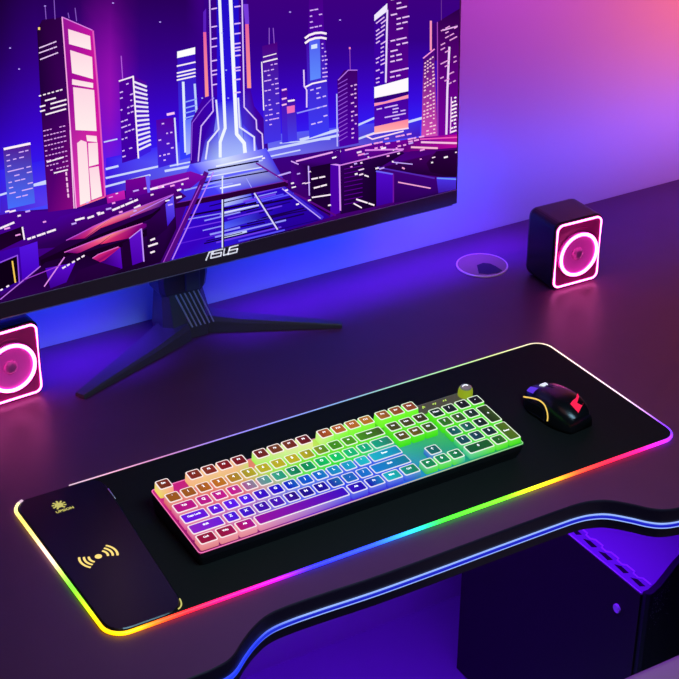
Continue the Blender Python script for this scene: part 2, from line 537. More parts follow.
# keys: (row, x in units, width, height in units, legend, kind)
def keys():
    K = []
    def row(r, x, items):
        for it in items:
            if isinstance(it, (int, float)):
                x += it
                continue
            s, w = it[0], it[1]
            kind = it[2] if len(it) > 2 else 'keycap'
            h = it[3] if len(it) > 3 else 1.0
            K.append((r, x, w, h, s, kind))
            x += w
    row(0, 0, [('Esc', 1, 'escape_key'), 1, ('F1', 1), ('F2', 1), ('F3', 1), ('F4', 1), .5, ('F5', 1), ('F6', 1), ('F7', 1), ('F8', 1), .5,
               ('F9', 1), ('F10', 1), ('F11', 1), ('F12', 1), .25, ('Prt', 1), ('Scr', 1), ('Pau', 1)])
    row(1, 0, [(c, 1) for c in '`1234567890-='] + [('Back', 2, 'backspace_key'), .25, ('Ins', 1), ('Hm', 1), ('PU', 1), .25, ('Num', 1), ('/', 1), ('*', 1), ('-', 1)])
    row(2, 0, [('Tab', 1.5, 'tab_key')] + [(c, 1) for c in 'QWERTYUIOP[]'] + [('\\', 1.5), .25, ('Del', 1), ('End', 1), ('PD', 1), .25, ('7', 1), ('8', 1), ('9', 1)])
    row(3, 0, [('Caps Lock', 1.75, 'caps_lock_key')] + [(c, 1) for c in "ASDFGHJKL;'"] + [('Enter', 2.25, 'enter_key'), .25, 3, .25, ('4', 1), ('5', 1), ('6', 1)])
    K.append((3, 21.5, 1, 2, '+', 'plus_key'))
    row(4, 0, [('Shift', 2.25, 'shift_key')] + [(c, 1) for c in 'ZXCVBNM,./'] + [('Shift', 2.75, 'shift_key'), 1.25, ('\u2191', 1, 'arrow_key'), 1.25, ('1', 1), ('2', 1), ('3', 1)])
    row(5, 0, [('Ctrl', 1.25, 'control_key'), ('Win', 1.25), ('Alt', 1.25), ('', 6.25, 'space_bar'), ('Alt', 1.25), ('Fn', 1.25), ('Mnu', 1.25), ('Ctrl', 1.25, 'control_key'), .25,
               ('\u2190', 1, 'arrow_key'), ('\u2193', 1, 'arrow_key'), ('\u2192', 1, 'arrow_key'), .25, ('0', 2), ('.', 1)])
    K.append((5, 21.5, 1, 2, 'Enter', 'enter_key'))
    return K

TOP = [
    [(0, (115, 55, 8)), (1.5, (125, 10, 10)), (3, (130, 50, 12)), (4.5, (135, 12, 12)), (6.2, (110, 10, 14)), (7, (110, 30, 15)), (8.3, (120, 65, 15)), (9.3, (115, 30, 15)), (10.5, (100, 8, 18)),
     (11.5, (175, 85, 20)), (13, (185, 100, 30)), (15, (180, 120, 15)), (16, (150, 85, 30)), (18, (140, 65, 30))],
    [(0, (150, 85, 8)), (2, (160, 85, 10)), (3.5, (200, 110, 10)), (5, (165, 140, 30)), (6, (185, 175, 20)), (9, (190, 175, 15)), (10, (150, 150, 10)), (11, (60, 140, 10)),
     (13, (75, 155, 10)), (14, (35, 100, 15)), (15.5, (70, 75, 15)), (18, (55, 50, 15)), (18.6, (10, 50, 28)), (20, (10, 30, 30)), (22, (8, 18, 16))],
    [(0, (180, 0, 125)), (2, (185, 15, 135)), (4, (200, 10, 140)), (4.9, (160, 110, 150)), (5.9, (100, 150, 150)), (7, (40, 165, 130)), (8.3, (0, 120, 70)), (9.4, (0, 160, 90)),
     (10.5, (0, 205, 90)), (12, (20, 185, 115)), (13, (0, 175, 120)), (14.5, (15, 150, 140)), (15.5, (75, 70, 10)), (16.5, (110, 90, 10)), (17.6, (50, 70, 15)), (18.6, (25, 120, 15)), (19.6, (60, 100, 25)), (21, (10, 45, 40)), (22, (10, 35, 25))],
    [(0, (105, 5, 225)), (2, (100, 5, 215)), (4, (90, 15, 245)), (5, (60, 0, 200)), (6, (50, 0, 200)), (6.7, (0, 0, 205)), (7.6, (10, 90, 190)), (8.6, (0, 80, 215)), (9.6, (15, 125, 195)), (11, (15, 150, 200)), (12.5, (25, 190, 200)),
     (14, (15, 150, 205)), (18.6, (10, 75, 85)), (19.5, (10, 115, 100)), (21, (0, 30, 30)), (21.6, (15, 35, 15)), (22, (45, 75, 10))],
    [(0, (140, 30, 195)), (2, (110, 20, 215)), (3, (70, 10, 220)), (5, (60, 0, 165)), (6, (75, 10, 190)), (7, (40, 0, 130)), (8, (20, 0, 150)), (9, (30, 0, 160)), (10, (15, 100, 175)), (11, (20, 95, 195)),
     (12.5, (15, 125, 215)), (14, (10, 130, 200)), (15.5, (15, 120, 110)), (18.6, (5, 75, 75)), (19.5, (5, 75, 95)), (21, (5, 40, 40))],
    [(0, (150, 5, 55)), (1.8, (145, 5, 55)), (3.2, (190, 5, 130)), (5, (90, 0, 200)), (8, (80, 0, 200)), (10.3, (50, 0, 190)), (11.6, (10, 0, 170)), (12.8, (20, 195, 205)), (14, (15, 145, 135)),
     (15, (10, 130, 75)), (16.5, (10, 140, 85)), (17.5, (10, 130, 75)), (19, (5, 75, 40)), (20, (5, 90, 35)), (21, (20, 100, 30)), (22, (80, 110, 10))],
]
SK_HI = [   # upper part of the lit sides
    [(0, (255, 190, 175)), (2, (255, 185, 170)), (5.5, (255, 190, 170)), (8, (255, 215, 185)), (10.3, (255, 215, 195)), (11.5, (230, 240, 170)), (13, (180, 255, 90)), (16, (150, 255, 60)), (19, (140, 255, 70))],
    [(0, (255, 190, 170)), (3, (255, 175, 150)), (5, (250, 215, 150)), (7, (210, 250, 130)), (10, (150, 255, 70)), (14, (130, 255, 60)), (18, (120, 255, 50)), (22, (130, 255, 70))],
    [(0, (255, 195, 205)), (4, (255, 170, 175)), (6, (240, 210, 210)), (8, (170, 255, 150)), (11, (90, 255, 70)), (13, (110, 255, 140)), (14.6, (120, 225, 230)), (15.3, (120, 255, 50)), (22, (130, 255, 70))],
    [(0, (255, 185, 205)), (4, (240, 190, 225)), (6, (215, 200, 245)), (8, (160, 190, 255)), (11, (110, 150, 255)), (14.6, (90, 150, 255)), (18, (110, 255, 90)), (22, (130, 255, 70))],
    [(0, (255, 185, 200)), (3.5, (240, 180, 215)), (5, (200, 180, 245)), (7, (150, 160, 255)), (10, (90, 120, 255)), (14.6, (90, 140, 255)), (15.5, (110, 160, 255)), (18, (120, 240, 170)), (20, (130, 255, 110)), (22, (130, 255, 70))],
    [(0, (255, 180, 190)), (3.5, (255, 185, 200)), (6, (225, 180, 245)), (9, (150, 160, 255)), (12, (140, 160, 255)), (14.6, (120, 190, 255)), (16, (140, 255, 150)), (18.2, (150, 255, 190)), (20, (170, 255, 150)), (22, (140, 255, 80))],
]
SK_LO = [   # foot of the lit sides
    [(0, (240, 235, 80)), (0.6, (250, 150, 120)), (2, (250, 190, 120)), (3.5, (240, 205, 120)), (5, (245, 190, 120)), (6.5, (150, 255, 70)), (8.5, (190, 255, 130)), (10.5, (225, 255, 130)), (12, (120, 255, 50)), (19, (90, 255, 20))],
    [(0, (235, 100, 110)), (3, (240, 95, 85)), (5, (225, 160, 70)), (7, (150, 240, 30)), (10, (90, 245, 20)), (22, (60, 240, 10))],
    [(0, (230, 70, 140)), (4, (235, 60, 100)), (6, (200, 150, 160)), (8, (90, 240, 60)), (11, (20, 235, 20)), (13, (30, 220, 90)), (14.6, (40, 140, 230)), (15.3, (60, 250, 10)), (22, (60, 245, 10))],
    [(0, (235, 80, 150)), (4, (180, 60, 200)), (6, (110, 80, 230)), (8, (40, 80, 255)), (11, (30, 70, 245)), (14.6, (30, 70, 240)), (18, (50, 220, 40)), (22, (60, 245, 10))],
    [(0, (230, 80, 140)), (3.5, (200, 60, 170)), (5, (90, 40, 230)), (7, (30, 30, 250)), (10, (30, 40, 250)), (14.6, (20, 60, 230)), (15.5, (40, 70, 245)), (18, (30, 190, 140)), (20, (60, 240, 40)), (22, (60, 245, 10))],
    [(0, (250, 140, 140)), (3.5, (255, 150, 170)), (6, (190, 110, 230)), (9, (60, 60, 250)), (12, (50, 40, 240)), (14.6, (30, 80, 240)), (15.5, (70, 240, 40)), (17.6, (90, 235, 60)), (18.2, (40, 190, 170)), (20, (80, 250, 30)), (22, (60, 245, 10))],
]
HT = [0.0136, 0.0122, 0.0112, 0.0102, 0.0096, 0.0098]


def key_mesh(r, w, h):
    bm = bmesh.new()
    W, H = w * U, h * U
    z0, z1 = 0.0012, HT[r]
    top_shift = 0.0006
    def ring(ins, z, rad, sh=0.0):
        return [(x, y + sh, z) for x, y in rrect(-W / 2 + ins, -H / 2 + ins, W / 2 - ins, H / 2 - ins, rad, 3)]
    R = [ring(0.0010, z0, 0.0020), ring(0.0011, z0 + 0.0030, 0.0018), ring(0.0014, z1 - 0.0006, 0.0024, top_shift), ring(0.0017, z1, 0.0024, top_shift),
         ring(0.0026, z1 + 0.0001, 0.0020, top_shift), ring(0.0028, z1 - 0.0002, 0.0018, top_shift)]
    rings_to_mesh(bm, R, True, True, True)
    return bm


n_kb = 0
for (r, x, w, h, s, kind) in keys():
    bm = key_mesh(r, w, h)
    o = link(kind, bm, M['skirt'], kb)
    cx = MX + (x + w / 2) * U
    rowy = MY + (5 - r + 0.5) * U + (0.25 * U if r == 0 else 0)
    if h == 2:
        rowy += 0.5 * U
    o.location = (cx, rowy, KH)
    um = x + w / 2
    tops = TOP[r]
    me = o.data
    at = me.attributes.new('glow', 'FLOAT_COLOR', 'CORNER')
    z1 = HT[r]
    for p in me.polygons:
        zc = sum(me.vertices[v].co.z for v in p.vertices) / len(p.vertices)
        for li in p.loop_indices:
            co = me.vertices[me.loops[li].vertex_index].co
            ux = x + w / 2 + co.x / U
            if len(p.vertices) > 4:                      # the printed top face
                c = ramp(TOP[r], ux)
            elif zc > z1 - 0.00035:                      # bright rim around the top
                c = mix(ramp(SK_HI[r], ux), C(255, 250, 250), 0.75)
            else:
                k = min(1, max(0, (co.z - 0.001) / (z1 - 0.0016)))
                c = mix(mix((0, 0, 0), ramp(SK_LO[r], ux), 0.92 if r == 0 else 0.75), ramp(SK_HI[r], ux), k * 0.42)
            at.data[li].color = c
    if s:
        size = 0.0056 if len(s) == 1 else (0.0042 if len(s) < 4 else 0.0040)
        dx = 0 if w < 1.7 else -0.0
        text_mesh('legend', s, size, M['legend'], o, (dx, 0.0024 if h == 1 else 0.002, z1 + 0.00005))
# front edge clips of light under the space bar row
# ----------------------------------------------------------------- mouse
mouse = thing('computer_mouse', 'black gaming mouse with a red badge and yellow side light on the mat', 'computer mouse', (0.6915, 0.1120, MT + 0.0002), math.radians(5))
mouse.scale = (0.94, 0.76, 0.92)
def mouse_section(v):
    """v 0 (palm end, y=-) .. 1 (button end): y, half width, height, base height"""
    y = -0.062 + 0.124 * v
    hw = 0.0335 * (max(0.0, math.sin(math.pi * min(1, max(0, (v * 0.86 + 0.07))))) ** 0.36)
    hw *= 1 - 0.10 * math.exp(-((v - 0.55) / 0.18) ** 2)
    ht = 0.0405 * (max(0.0, math.sin(math.pi * (0.08 + 0.74 * v) ** 0.82)) ** 0.60)
    return y, hw, ht
def mouse_pt(v, a, off=0.0):
    """a: 0 right base .. pi left base"""
    y, hw, ht = mouse_section(v)
    e = 0.62
    c, s = math.cos(a), math.sin(a)
    x = (hw + off) * math.copysign(abs(c) ** e, c)
    z = (ht + off) * abs(s) ** 0.75
    return Vector((x, y, z))
bm = bmesh.new()
NV, NA = 36, 28
rings = []
for i in range(NV + 1):
    v = i / NV
    rings.append([mouse_pt(v, math.pi * k / NA) for k in range(NA + 1)])
rings_to_mesh(bm, rings, True, True, True)
link('body', bm, M['mouse'], mouse, smooth=True)
# split line, plus a violet reflection painted on the left button as a glowing patch
bm = bmesh.new()
for k in range(1):
    tube(bm, [mouse_pt(0.62 + 0.36 * i / 12, math.pi * 0.5, 0.0001) for i in range(13)], 0.0006, 6)
link('button_split', bm, M['hole'], mouse)
def patch(v0, v1, a0, a1, off, nv=10, na=8):
    bm_ = bmesh.new()
    up = [[mouse_pt(v0 + (v1 - v0) * i / nv, a0 + (a1 - a0) * k / na, off) for k in range(na + 1)] for i in range(nv + 1)]
    rings_to_mesh(bm_, up, False)
    r_ = bmesh.ops.solidify(bm_, geom=bm_.faces[:], thickness=0.0008)
    return bm_
link('left_button_reflection', patch(0.78, 0.975, math.pi * 0.58, math.pi * 0.72, 0.0006), M['mouse_reflection'], mouse, True)
# scroll wheel with glow
y, hw, ht = mouse_section(0.80)
bm = bmesh.new()
Mx = Matrix.Translation((0, y, ht - 0.0060)) @ Matrix.Rotation(math.pi / 2, 4, 'Y')
lathe(bm, [(0.0078, -0.0046), (0.0086, -0.0036), (0.0086, 0.0036), (0.0078, 0.0046)], 28, 0, Mx)
link('scroll_wheel', bm, M['mouse_white'], mouse)
# yellow light strip running along the left side and turning down
bm = bmesh.new()
path = [(1.0, 0.88), (0.90, 0.84), (0.76, 0.80), (0.62, 0.785), (0.50, 0.80), (0.41, 0.85), (0.365, 0.91), (0.36, 0.96)]
pts = catmull([mouse_pt(min(v, 0.995), math.pi * a, 0.0004) for v, a in path], 5)
tube(bm, pts, 0.0011, 6)
link('side_light', bm, M['mouse_led'], mouse)
# side grip
link('side_grip', patch(0.42, 0.93, math.pi * 0.86, math.pi * 0.985, 0.0005), M['mouse_side'], mouse, True)
# red angular badge on the palm rest, drawn in the shell's own (v, a) surface coordinates
def badge(poly, off=0.0006):
    bm_ = bmesh.new()
    f = [mouse_pt(v, math.pi * a, off) for v, a in poly]
    g = [mouse_pt(v, math.pi * a, off - 0.0006) for v, a in poly]
    rings_to_mesh(bm_, [g, f], True, True, True)
    return bm_
bm = badge([(0.328, 0.353), (0.194, 0.528), (0.05, 0.52), (0.156, 0.375), (0.112, 0.455), (0.168, 0.490), (0.25, 0.405)], 0.0014)
link('badge', bm, M['mouse_red'], mouse)

# ----------------------------------------------------------------- desk speakers
def speaker(label, loc, rz):
    W, D, H = 0.0885, 0.071, 0.1105
    sp = thing('desk_speaker', label, 'speaker', loc, rz, 0.0, 'cube speakers on the desk')
    z0 = 0.0015
    bm = bmesh.new()
    # rounded-rectangle cross-section swept front (y=0) to back (y=D)
    def ring(y, ins, r):
        return [(x, y, z) for x, z in rrect(-W / 2 + ins, z0 + ins, W / 2 - ins, z0 + H - ins, r, 5)]
    rings_to_mesh(bm, [ring(0.0030, 0.0035, 0.010), ring(0.0, 0.0030, 0.010), ring(0.0003, 0.0012, 0.0115), ring(0.003, 0.0, 0.012), ring(D - 0.008, 0.0, 0.012),
                       ring(D - 0.003, 0.0015, 0.012), ring(D, 0.006, 0.010)], True, True, True)
    link('cabinet', bm, M['spk'], sp)
    bm = bmesh.new()
    for sx in (-1, 1):
        for yy in (0.012, D - 0.012):
            lathe(bm, [(0.005, 0), (0.005, 0.0035)], 14, 0, Matrix.Translation((sx * 0.030, yy, 0)))
    link('foot_pads', bm, M['hole'], sp)
    # front baffle
    bm = bmesh.new()
    rings_to_mesh(bm, [[(x, -0.0002, z) for x, z in rrect(-W / 2 + 0.0035, z0 + 0.0035, W / 2 - 0.0035, z0 + H - 0.0035, 0.010, 5)],
                       [(x, -0.0012, z) for x, z in rrect(-W / 2 + 0.0045, z0 + 0.0045, W / 2 - 0.0045, z0 + H - 0.0045, 0.009, 5)]], True, True, True)
    baf = link('baffle', bm, M['spk_face'], sp)
    bm = bmesh.new()
    tube(bm, [(x, -0.0014, z) for x, z in rrect(-W / 2 + 0.0040, z0 + 0.0040, W / 2 - 0.0040, z0 + H - 0.0040, 0.0095, 6)], 0.0014, 6, closed=True)
    link('frame_light', bm, M['neon_frame'], sp, True)
    cz = z0 + H * 0.485
    Mf = Matrix.Translation((-0.0012, -0.0012, cz)) @ Matrix.Rotation(math.pi / 2, 4, 'X')   # local +z -> -y (outward)
    bm = bmesh.new()
    n = 56
    tor = []
    for k in range(n):
        a = 2 * math.pi * k / n
        tor.append(Mf @ Vector((0.0325 * math.cos(a), 0.0325 * math.sin(a), 0.0012)))
    vr_ = []
    for k in range(n):
        a = 2 * math.pi * k / n
        ring_ = []
        for q in range(8):
            b = 2 * math.pi * q / 8
            ring_.append(Mf @ Vector(((0.0330 + 0.0025 * math.cos(b)) * math.cos(a), (0.0330 + 0.0025 * math.cos(b)) * math.sin(a), 0.0054 + 0.0024 * math.sin(b))))
        vr_.append([bm.verts.new(p) for p in ring_])
    for k in range(n):
        a_, b_ = vr_[k], vr_[(k + 1) % n]
        for q in range(8):
            bm.faces.new((a_[q], a_[(q + 1) % 8], b_[(q + 1) % 8], b_[q]))
    link('ring_light', bm, M['neon'], sp, True)
    bm = bmesh.new()
    lathe(bm, [(0.0358, -0.0004), (0.0356, 0.0052), (0.0318, 0.0054), (0.0306, 0.0046), (0.0288, 0.0034), (0.0278, 0.0036), (0.0262, 0.0024), (0.018, 0.0010), (0.0105, 0.0004)], 56, 0, Mf)
    link('cone', bm, M['cone'], sp, True)
    bm = bmesh.new()
    lathe(bm, [(0.0102, 0.0003), (0.0099, 0.0022), (0.0086, 0.0044), (0.0062, 0.0060), (0.0032, 0.0068), (0.0006, 0.0070)], 32, 0, Mf)
    link('dust_cap', bm, M['cap'], sp, True)
    bm = bmesh.new()
    tube(bm, [(x, -0.0016, z) for x, z in arc(0.0, cz, 0.0415, 68, 112, 12)], 0.0006, 5)
    link('highlight_arc', bm, M['spk_face'], sp)  # thin arc modelled in place of a reflection above the ring
    return sp

speaker('black cube speaker with a pink light ring beside the round desk grommet', (0.9490, 0.4035, 0), math.radians(-1.5))
speaker('black cube speaker with a pink light ring below the left end of the monitor', (0.0885, 0.5120, 0), math.radians(3.5))

# ----------------------------------------------------------------- cable grommet
gr = thing('cable_grommet', 'round plastic cable grommet set in the desk beside the speaker', 'grommet', (0.8656, 0.5282, 0))
bm = bmesh.new(); lathe(bm, [(0.0405, 0.0002), (0.0405, 0.0018), (0.0395, 0.0026), (0.0385, 0.0026), (0.0380, 0.0020)], 56); link('rim', bm, M['grommet_rim'], gr)
bm = bmesh.new(); lathe(bm, [(0.0382, 0.0015), (0.0382, 0.0023), (0.0378, 0.0024)], 56); link('cover', bm, M['grommet'], gr)
bm = bmesh.new()
wp = [(-0.0082, 0.0023), (-0.0223, -0.0228), (-0.0115, -0.0320), (0.0044, -0.0364), (0.0153, -0.0329), (0.0150, -0.0150), (0.0128, -0.0035), (0.0050, 0.0040)]
prism(bm, wp, 0.0020, 0.00262)
link('cable_opening', bm, M['hole'], gr)

# ----------------------------------------------------------------- monitor
MY_ = 0.470
TILT = math.radians(2.2)
mon = thing('monitor', 'large black monitor showing a neon city on a splayed tripod stand', 'monitor', (0.379, MY_, 0))
# the panel lies in its own tilted frame: local x right, local z up the screen, local -y out of the screen
ZB = 0.1500
panel_m = Matrix.Translation((0, 0, ZB)) @ Matrix.Rotation(-TILT, 4, 'X')
HALF, PH = 0.3930, 0.46
CHIN = 0.0235
def pbox(name, lo, hi, material, bevel=0.0, parent=mon, seg=2):
    b_ = bmesh.new(); box(b_, lo, hi, bevel, seg)
    b_.transform(panel_m)
    return link(name, b_, material, parent)
# front outline with rounded lower corners
bm = bmesh.new()
ol = rrect(-HALF, 0, HALF, PH, 0.010, 5)
oi = rrect(-HALF + 0.06, 0.05, HALF - 0.06, PH - 0.05, 0.03, 5)
rings_to_mesh(bm, [[(x, 0.0008, z) for x, z in offset_loop(ol, -0.0012)], [(x, 0.0020, z) for x, z in ol], [(x, 0.016, z) for x, z in ol],
                   [(x, 0.019, z) for x, z in offset_loop(ol, -0.003)], [(x, 0.034, z) for x, z in oi]], True, True, True)
bm.transform(panel_m)
link('housing', bm, M['bezel'], mon)
pbox('bezel', (-HALF + 0.0020, -0.0012, 0.0018), (HALF - 0.0020, 0.0015, CHIN), M['bezel'], 0.0008)
bm = bmesh.new()
tube(bm, [(-HALF + 0.009, 0.0004, 0.0002), (HALF - 0.009, 0.0004, 0.0002)], 0.0007, 6)
tube(bm, [(-HALF + 0.0030, -0.0012, CHIN), (HALF - 0.0030, -0.0012, CHIN)], 0.0006, 6)
bm.transform(panel_m)
link('bezel_rim', bm, M['bezel_line'], mon)

# point on the screen plane seen through photograph pixel (x, y), in the panel's frame
PW = Matrix.Translation((0.379, MY_, 0)) @ panel_m
PWI = PW.inverted()
PN = (PW.to_3x3() @ Vector((0, -1, 0))).normalized()
PO = PW @ Vector((0, 0, 0))
def on_screen(x, y):
    d = (RX * (x - CX) + RY * (y - CX) + RZ * F_PX).normalized()
    t = (PO - CAM).dot(PN) / d.dot(PN)
    return PWI @ (CAM + d * t)

# ---- the picture on the screen: flat polygons on the panel's own plane
SCR_X0, SCR_X1, SCR_Z0, SCR_Z1 = -HALF + 0.0042, HALF - 0.0042, CHIN, PH - 0.005
sb = bmesh.new()
glow_layer = sb.loops.layers.float_color.new('glow')
layer = [0]
def clip(poly):
    """clip [(x, z, colour)] to the screen rectangle"""
    for ax, lim, sg in ((0, SCR_X0, 1), (0, SCR_X1, -1), (1, SCR_Z0, 1), (1, SCR_Z1, -1)):
        out = []
        for i in range(len(poly)):
            a, b = poly[i - 1], poly[i]
            ina, inb = (a[ax] - lim) * sg >= 0, (b[ax] - lim) * sg >= 0
            if ina != inb:
                t = (lim - a[ax]) / (b[ax] - a[ax])
                out.append((a[0] + (b[0] - a[0]) * t, a[1] + (b[1] - a[1]) * t, mix(a[2], b[2], t)))
            if inb:
                out.append(b)
        poly = out
        if not poly:
            return []
    return poly
def raw(pts, cols):
    q = [(p[0], p[1], c) for p, c in zip(pts, cols)]
    q = clip(q)
    if len(q) < 3:
        return
    layer[0] += 1
    yy = -0.0002 - layer[0] * 0.0000012
    vv = [sb.verts.new((a, yy, b)) for a, b, _ in q]
    try:
        f = sb.faces.new(vv)
    except ValueError:
        return
    for lp, (_, _, c) in zip(f.loops, q):
        lp[glow_layer] = c
def S(x, y):
    p = on_screen(x, y)
    return (p.x, p.z)
def poly(pts, *cols):
    cc = [C(*c) for c in cols]
    if len(cc) == 1:
        cc = cc * len(pts)
    elif len(cc) == 2 and len(pts) > 2:        # first colour at the top of the picture, second at the bottom
        ys = [p[1] for p in pts]
        lo, hi = min(ys), max(ys)
        cc = [mix(cc[0], cc[1], (p[1] - lo) / max(1e-6, hi - lo)) for p in pts]
    raw([S(*p) for p in pts], cc)
def line(pts, w, col):
    for a, b in zip(pts, pts[1:]):
        d = Vector((b[0] - a[0], b[1] - a[1]))
        if d.length < 1e-6:
            continue
        n_ = Vector((-d.y, d.x)).normalized() * w / 2
        e = d.normalized() * min(w * 0.25, 0.4)
        a2, b2 = Vector(a) - e, Vector(b) + e
        poly([tuple(a2 + n_), tuple(b2 + n_), tuple(b2 - n_), tuple(a2 - n_)], col)
def dashes(a, b, w, col, n=6, duty=0.6, jitter=0.4):
    for k in range(n):
        if rnd.random() < 0.12:
            continue
        t0 = (k + jitter * 0.3 * rnd.random()) / n
        t1 = min(1, t0 + duty / n * (1 - jitter * 0.5 + jitter * rnd.random()))
        line([(a[0] + (b[0] - a[0]) * t0, a[1] + (b[1] - a[1]) * t0), (a[0] + (b[0] - a[0]) * t1, a[1] + (b[1] - a[1]) * t1)], w, col)
def lerp2(a, b, t):
    return (a[0] + (b[0] - a[0]) * t, a[1] + (b[1] - a[1]) * t)
def windows(q, rows, n, w, col, fill=0.6, duty=0.5):
    """q: four corners tl, tr, br, bl"""
    for r_ in range(rows):
        t = (r_ + 0.5) / rows
        a, b = lerp2(q[0], q[3], t), lerp2(q[1], q[2], t)
        for k in range(n):
            if rnd.random() > fill:
                continue
            t0 = (k + 0.2) / n
            line([lerp2(a, b, t0), lerp2(a, b, t0 + duty / n * (0.6 + 0.8 * rnd.random()))], w, col)

WHT, PNK, LIL = (255, 240, 250), (255, 150, 225), (200, 170, 255)
# sky
def sky_c(x, y):
    hz = 205 - 0.165 * x
    t = max(0.0, min(1.0, (y + 10) / (hz + 10)))
    c = ramp([(0, (40 if x < 200 else 62, 0, 84 if x < 200 else 125)), (0.35, (52, 0, 135)), (0.7, (56, 6, 215)), (0.9, (50, 30, 250)), (1, (70, 70, 255))], t)
    k = max(0.0, 1 - x / 30.0) * (1 - t)
    c = mix(c, C(24, 0, 44), k * 0.8)
    g = math.exp(-((x - 106) / 18.0) ** 2 - ((y - 90) / 75.0) ** 2)
    c = mix(c, C(170, 20, 190), 0.75 * g)
    return c
gx = [-190 + 15 * i for i in range(46)]
gy = [-150, -60, -20, 0, 20, 40, 60, 80, 100, 120, 140, 160, 180, 200, 225, 260, 300]
for i in range(len(gx) - 1):
    for j in range(len(gy) - 1):
        q = [(gx[i], gy[j]), (gx[i + 1], gy[j]), (gx[i + 1], gy[j + 1]), (gx[i], gy[j + 1])]
        layer[0] = 0
        raw([S(*p) for p in q], [sky_c(*p) for p in q])
layer[0] = 2
for x, y in ((10, 48), (19, 69), (113, 3), (45, 6), (160, 22), (290, 12), (340, 20)):
    line([(x - .6, y), (x + .6, y)], 1.2, (190, 160, 255))
# ground
poly([(-60, 217), (60, 208), (200, 166), (300, 152), (460, 134), (480, 240), (-60, 400)], (70, 0, 150), (50, 0, 105), (50, 0, 110), (60, 0, 130), (85, 0, 130), (35, 0, 60), (35, 0, 65))
# haze and far lights along the horizon
poly([(106, 158), (225, 132), (225, 168), (106, 195)], (60, 24, 240), (60, 50, 255), (110, 120, 255), (64, 10, 200))
poly([(225, 140), (420, 118), (420, 136), (225, 166)], (100, 110, 255), (60, 40, 240), (70, 20, 190), (130, 130, 255))
poly([(0, 170), (45, 160), (47, 205), (0, 215)], (50, 30, 240), (50, 30, 240), (90, 60, 240), (70, 30, 200))
for a, b, w in (((0, 195), (46, 181), 2.0), ((30, 186), (46, 183), 2.5), ((104, 142), (117, 139), 1.3), ((106, 169), (118, 166), 2.2), ((106, 178), (160, 166), 2.0), ((104, 187), (150, 175), 2.0),
                ((170, 166), (240, 152), 1.5), ((165, 171), (235, 158), 2.4), ((230, 158), (340, 135), 2.5), ((225, 166), (300, 150), 1.4), ((300, 140), (338, 130), 3.0), ((280, 143), (330, 139), 1.2),
                ((358, 125), (374, 118), 2.0), ((408, 122), (422, 118), 2.5), ((358, 139), (374, 133), 2.0)):
    line([a, b], w, (205, 215, 255))
# far left block
poly([(3, 149), (30, 143), (35, 203), (8, 209)], (82, 0, 140), (70, 110, 255))
line([(4, 149), (30, 143.5)], 2.4, WHT)
windows([(5, 153), (30, 147), (34, 196), (9, 202)], 9, 4, 1.1, (220, 180, 255), 0.55, 0.7)
# pink tower
poly([(37, 30), (42, 20), (62, 17), (68, 100), (77, 208), (48, 212), (43, 140), (40, 90)], (30, 0, 48), (40, 0, 60), (48, 0, 70), (60, 0, 90), (140, 10, 130), (90, 0, 120), (40, 0, 80), (32, 0, 60))
poly([(62, 17), (93, 30), (99, 110), (106, 197), (76, 208), (68, 100)], (150, 20, 150), (200, 20, 160), (210, 20, 160), (190, 10, 150), (225, 60, 180), (150, 10, 150))
line([(93, 31), (98, 90), (105, 196)], 1.6, (230, 90, 190))
for q in ([(68, 29), (90, 36), (91, 50), (69, 44)], [(70, 50), (92, 57), (93, 79), (72, 73)], [(72, 79), (93, 83), (93, 88), (72, 84.5)], [(73, 87), (94, 90), (96.5, 131), (75.5, 130)],
          [(86, 135), (96.5, 136), (97, 142), (87, 141)], [(77, 143), (81, 140), (86.5, 142), (90.5, 201), (80, 205)], [(88, 143), (97.5, 142.5), (98.5, 164), (89, 166.5)], [(89, 168), (98.5, 166), (102, 196), (91.5, 200)]):
    poly(q, (255, 215, 228), (255, 238, 238))
line([(62, 17), (66, 70), (71, 140), (76, 208)], 1.2, (255, 170, 235))
line([(62, 17), (92, 30)], 1.0, (225, 130, 230))
line([(70, 130), (74, 208)], 1.0, (255, 210, 245))
line([(80, 206), (104, 197)], 1.2, (255, 120, 150))
for a, b in (((54, 0), (55, 19)), ((75, 8), (76.5, 21)), ((68, 13), (69, 18)), ((45, 6), (46, 19))):
    line([a, b], 0.8, (140, 90, 200))
line([(38.4, 28.5), (39.6, 28.5)], 2.6, (255, 215, 120))
for a, b in (((39, 48), (56, 41.5)), ((39, 53), (57, 46.5)), ((40, 59.5), (58, 52.5))):
    dashes(a, b, 1.2, (235, 200, 245), 5, 0.9)
dashes((39, 96), (64, 89), 1.3, WHT, 6, 0.5)
for k in range(4):
    dashes((40, 102 + 4.7 * k), (66, 95 + 4.6 * k), 1.5, WHT, 5, 1.0)
for k in range(9):
    dashes((43 + k * .5, 131 + 5 * k), (66 + k * .4, 125.5 + 5 * k), 1.0, (235, 170, 245), 7, 0.5)
dashes((47, 162), (67, 156), 1.3, WHT, 4, 1.0); dashes((54, 173), (68, 169.5), 1.3, WHT, 3, 1.0)
dashes((66, 172), (69, 205), 1.6, (255, 200, 240), 6, 0.6)
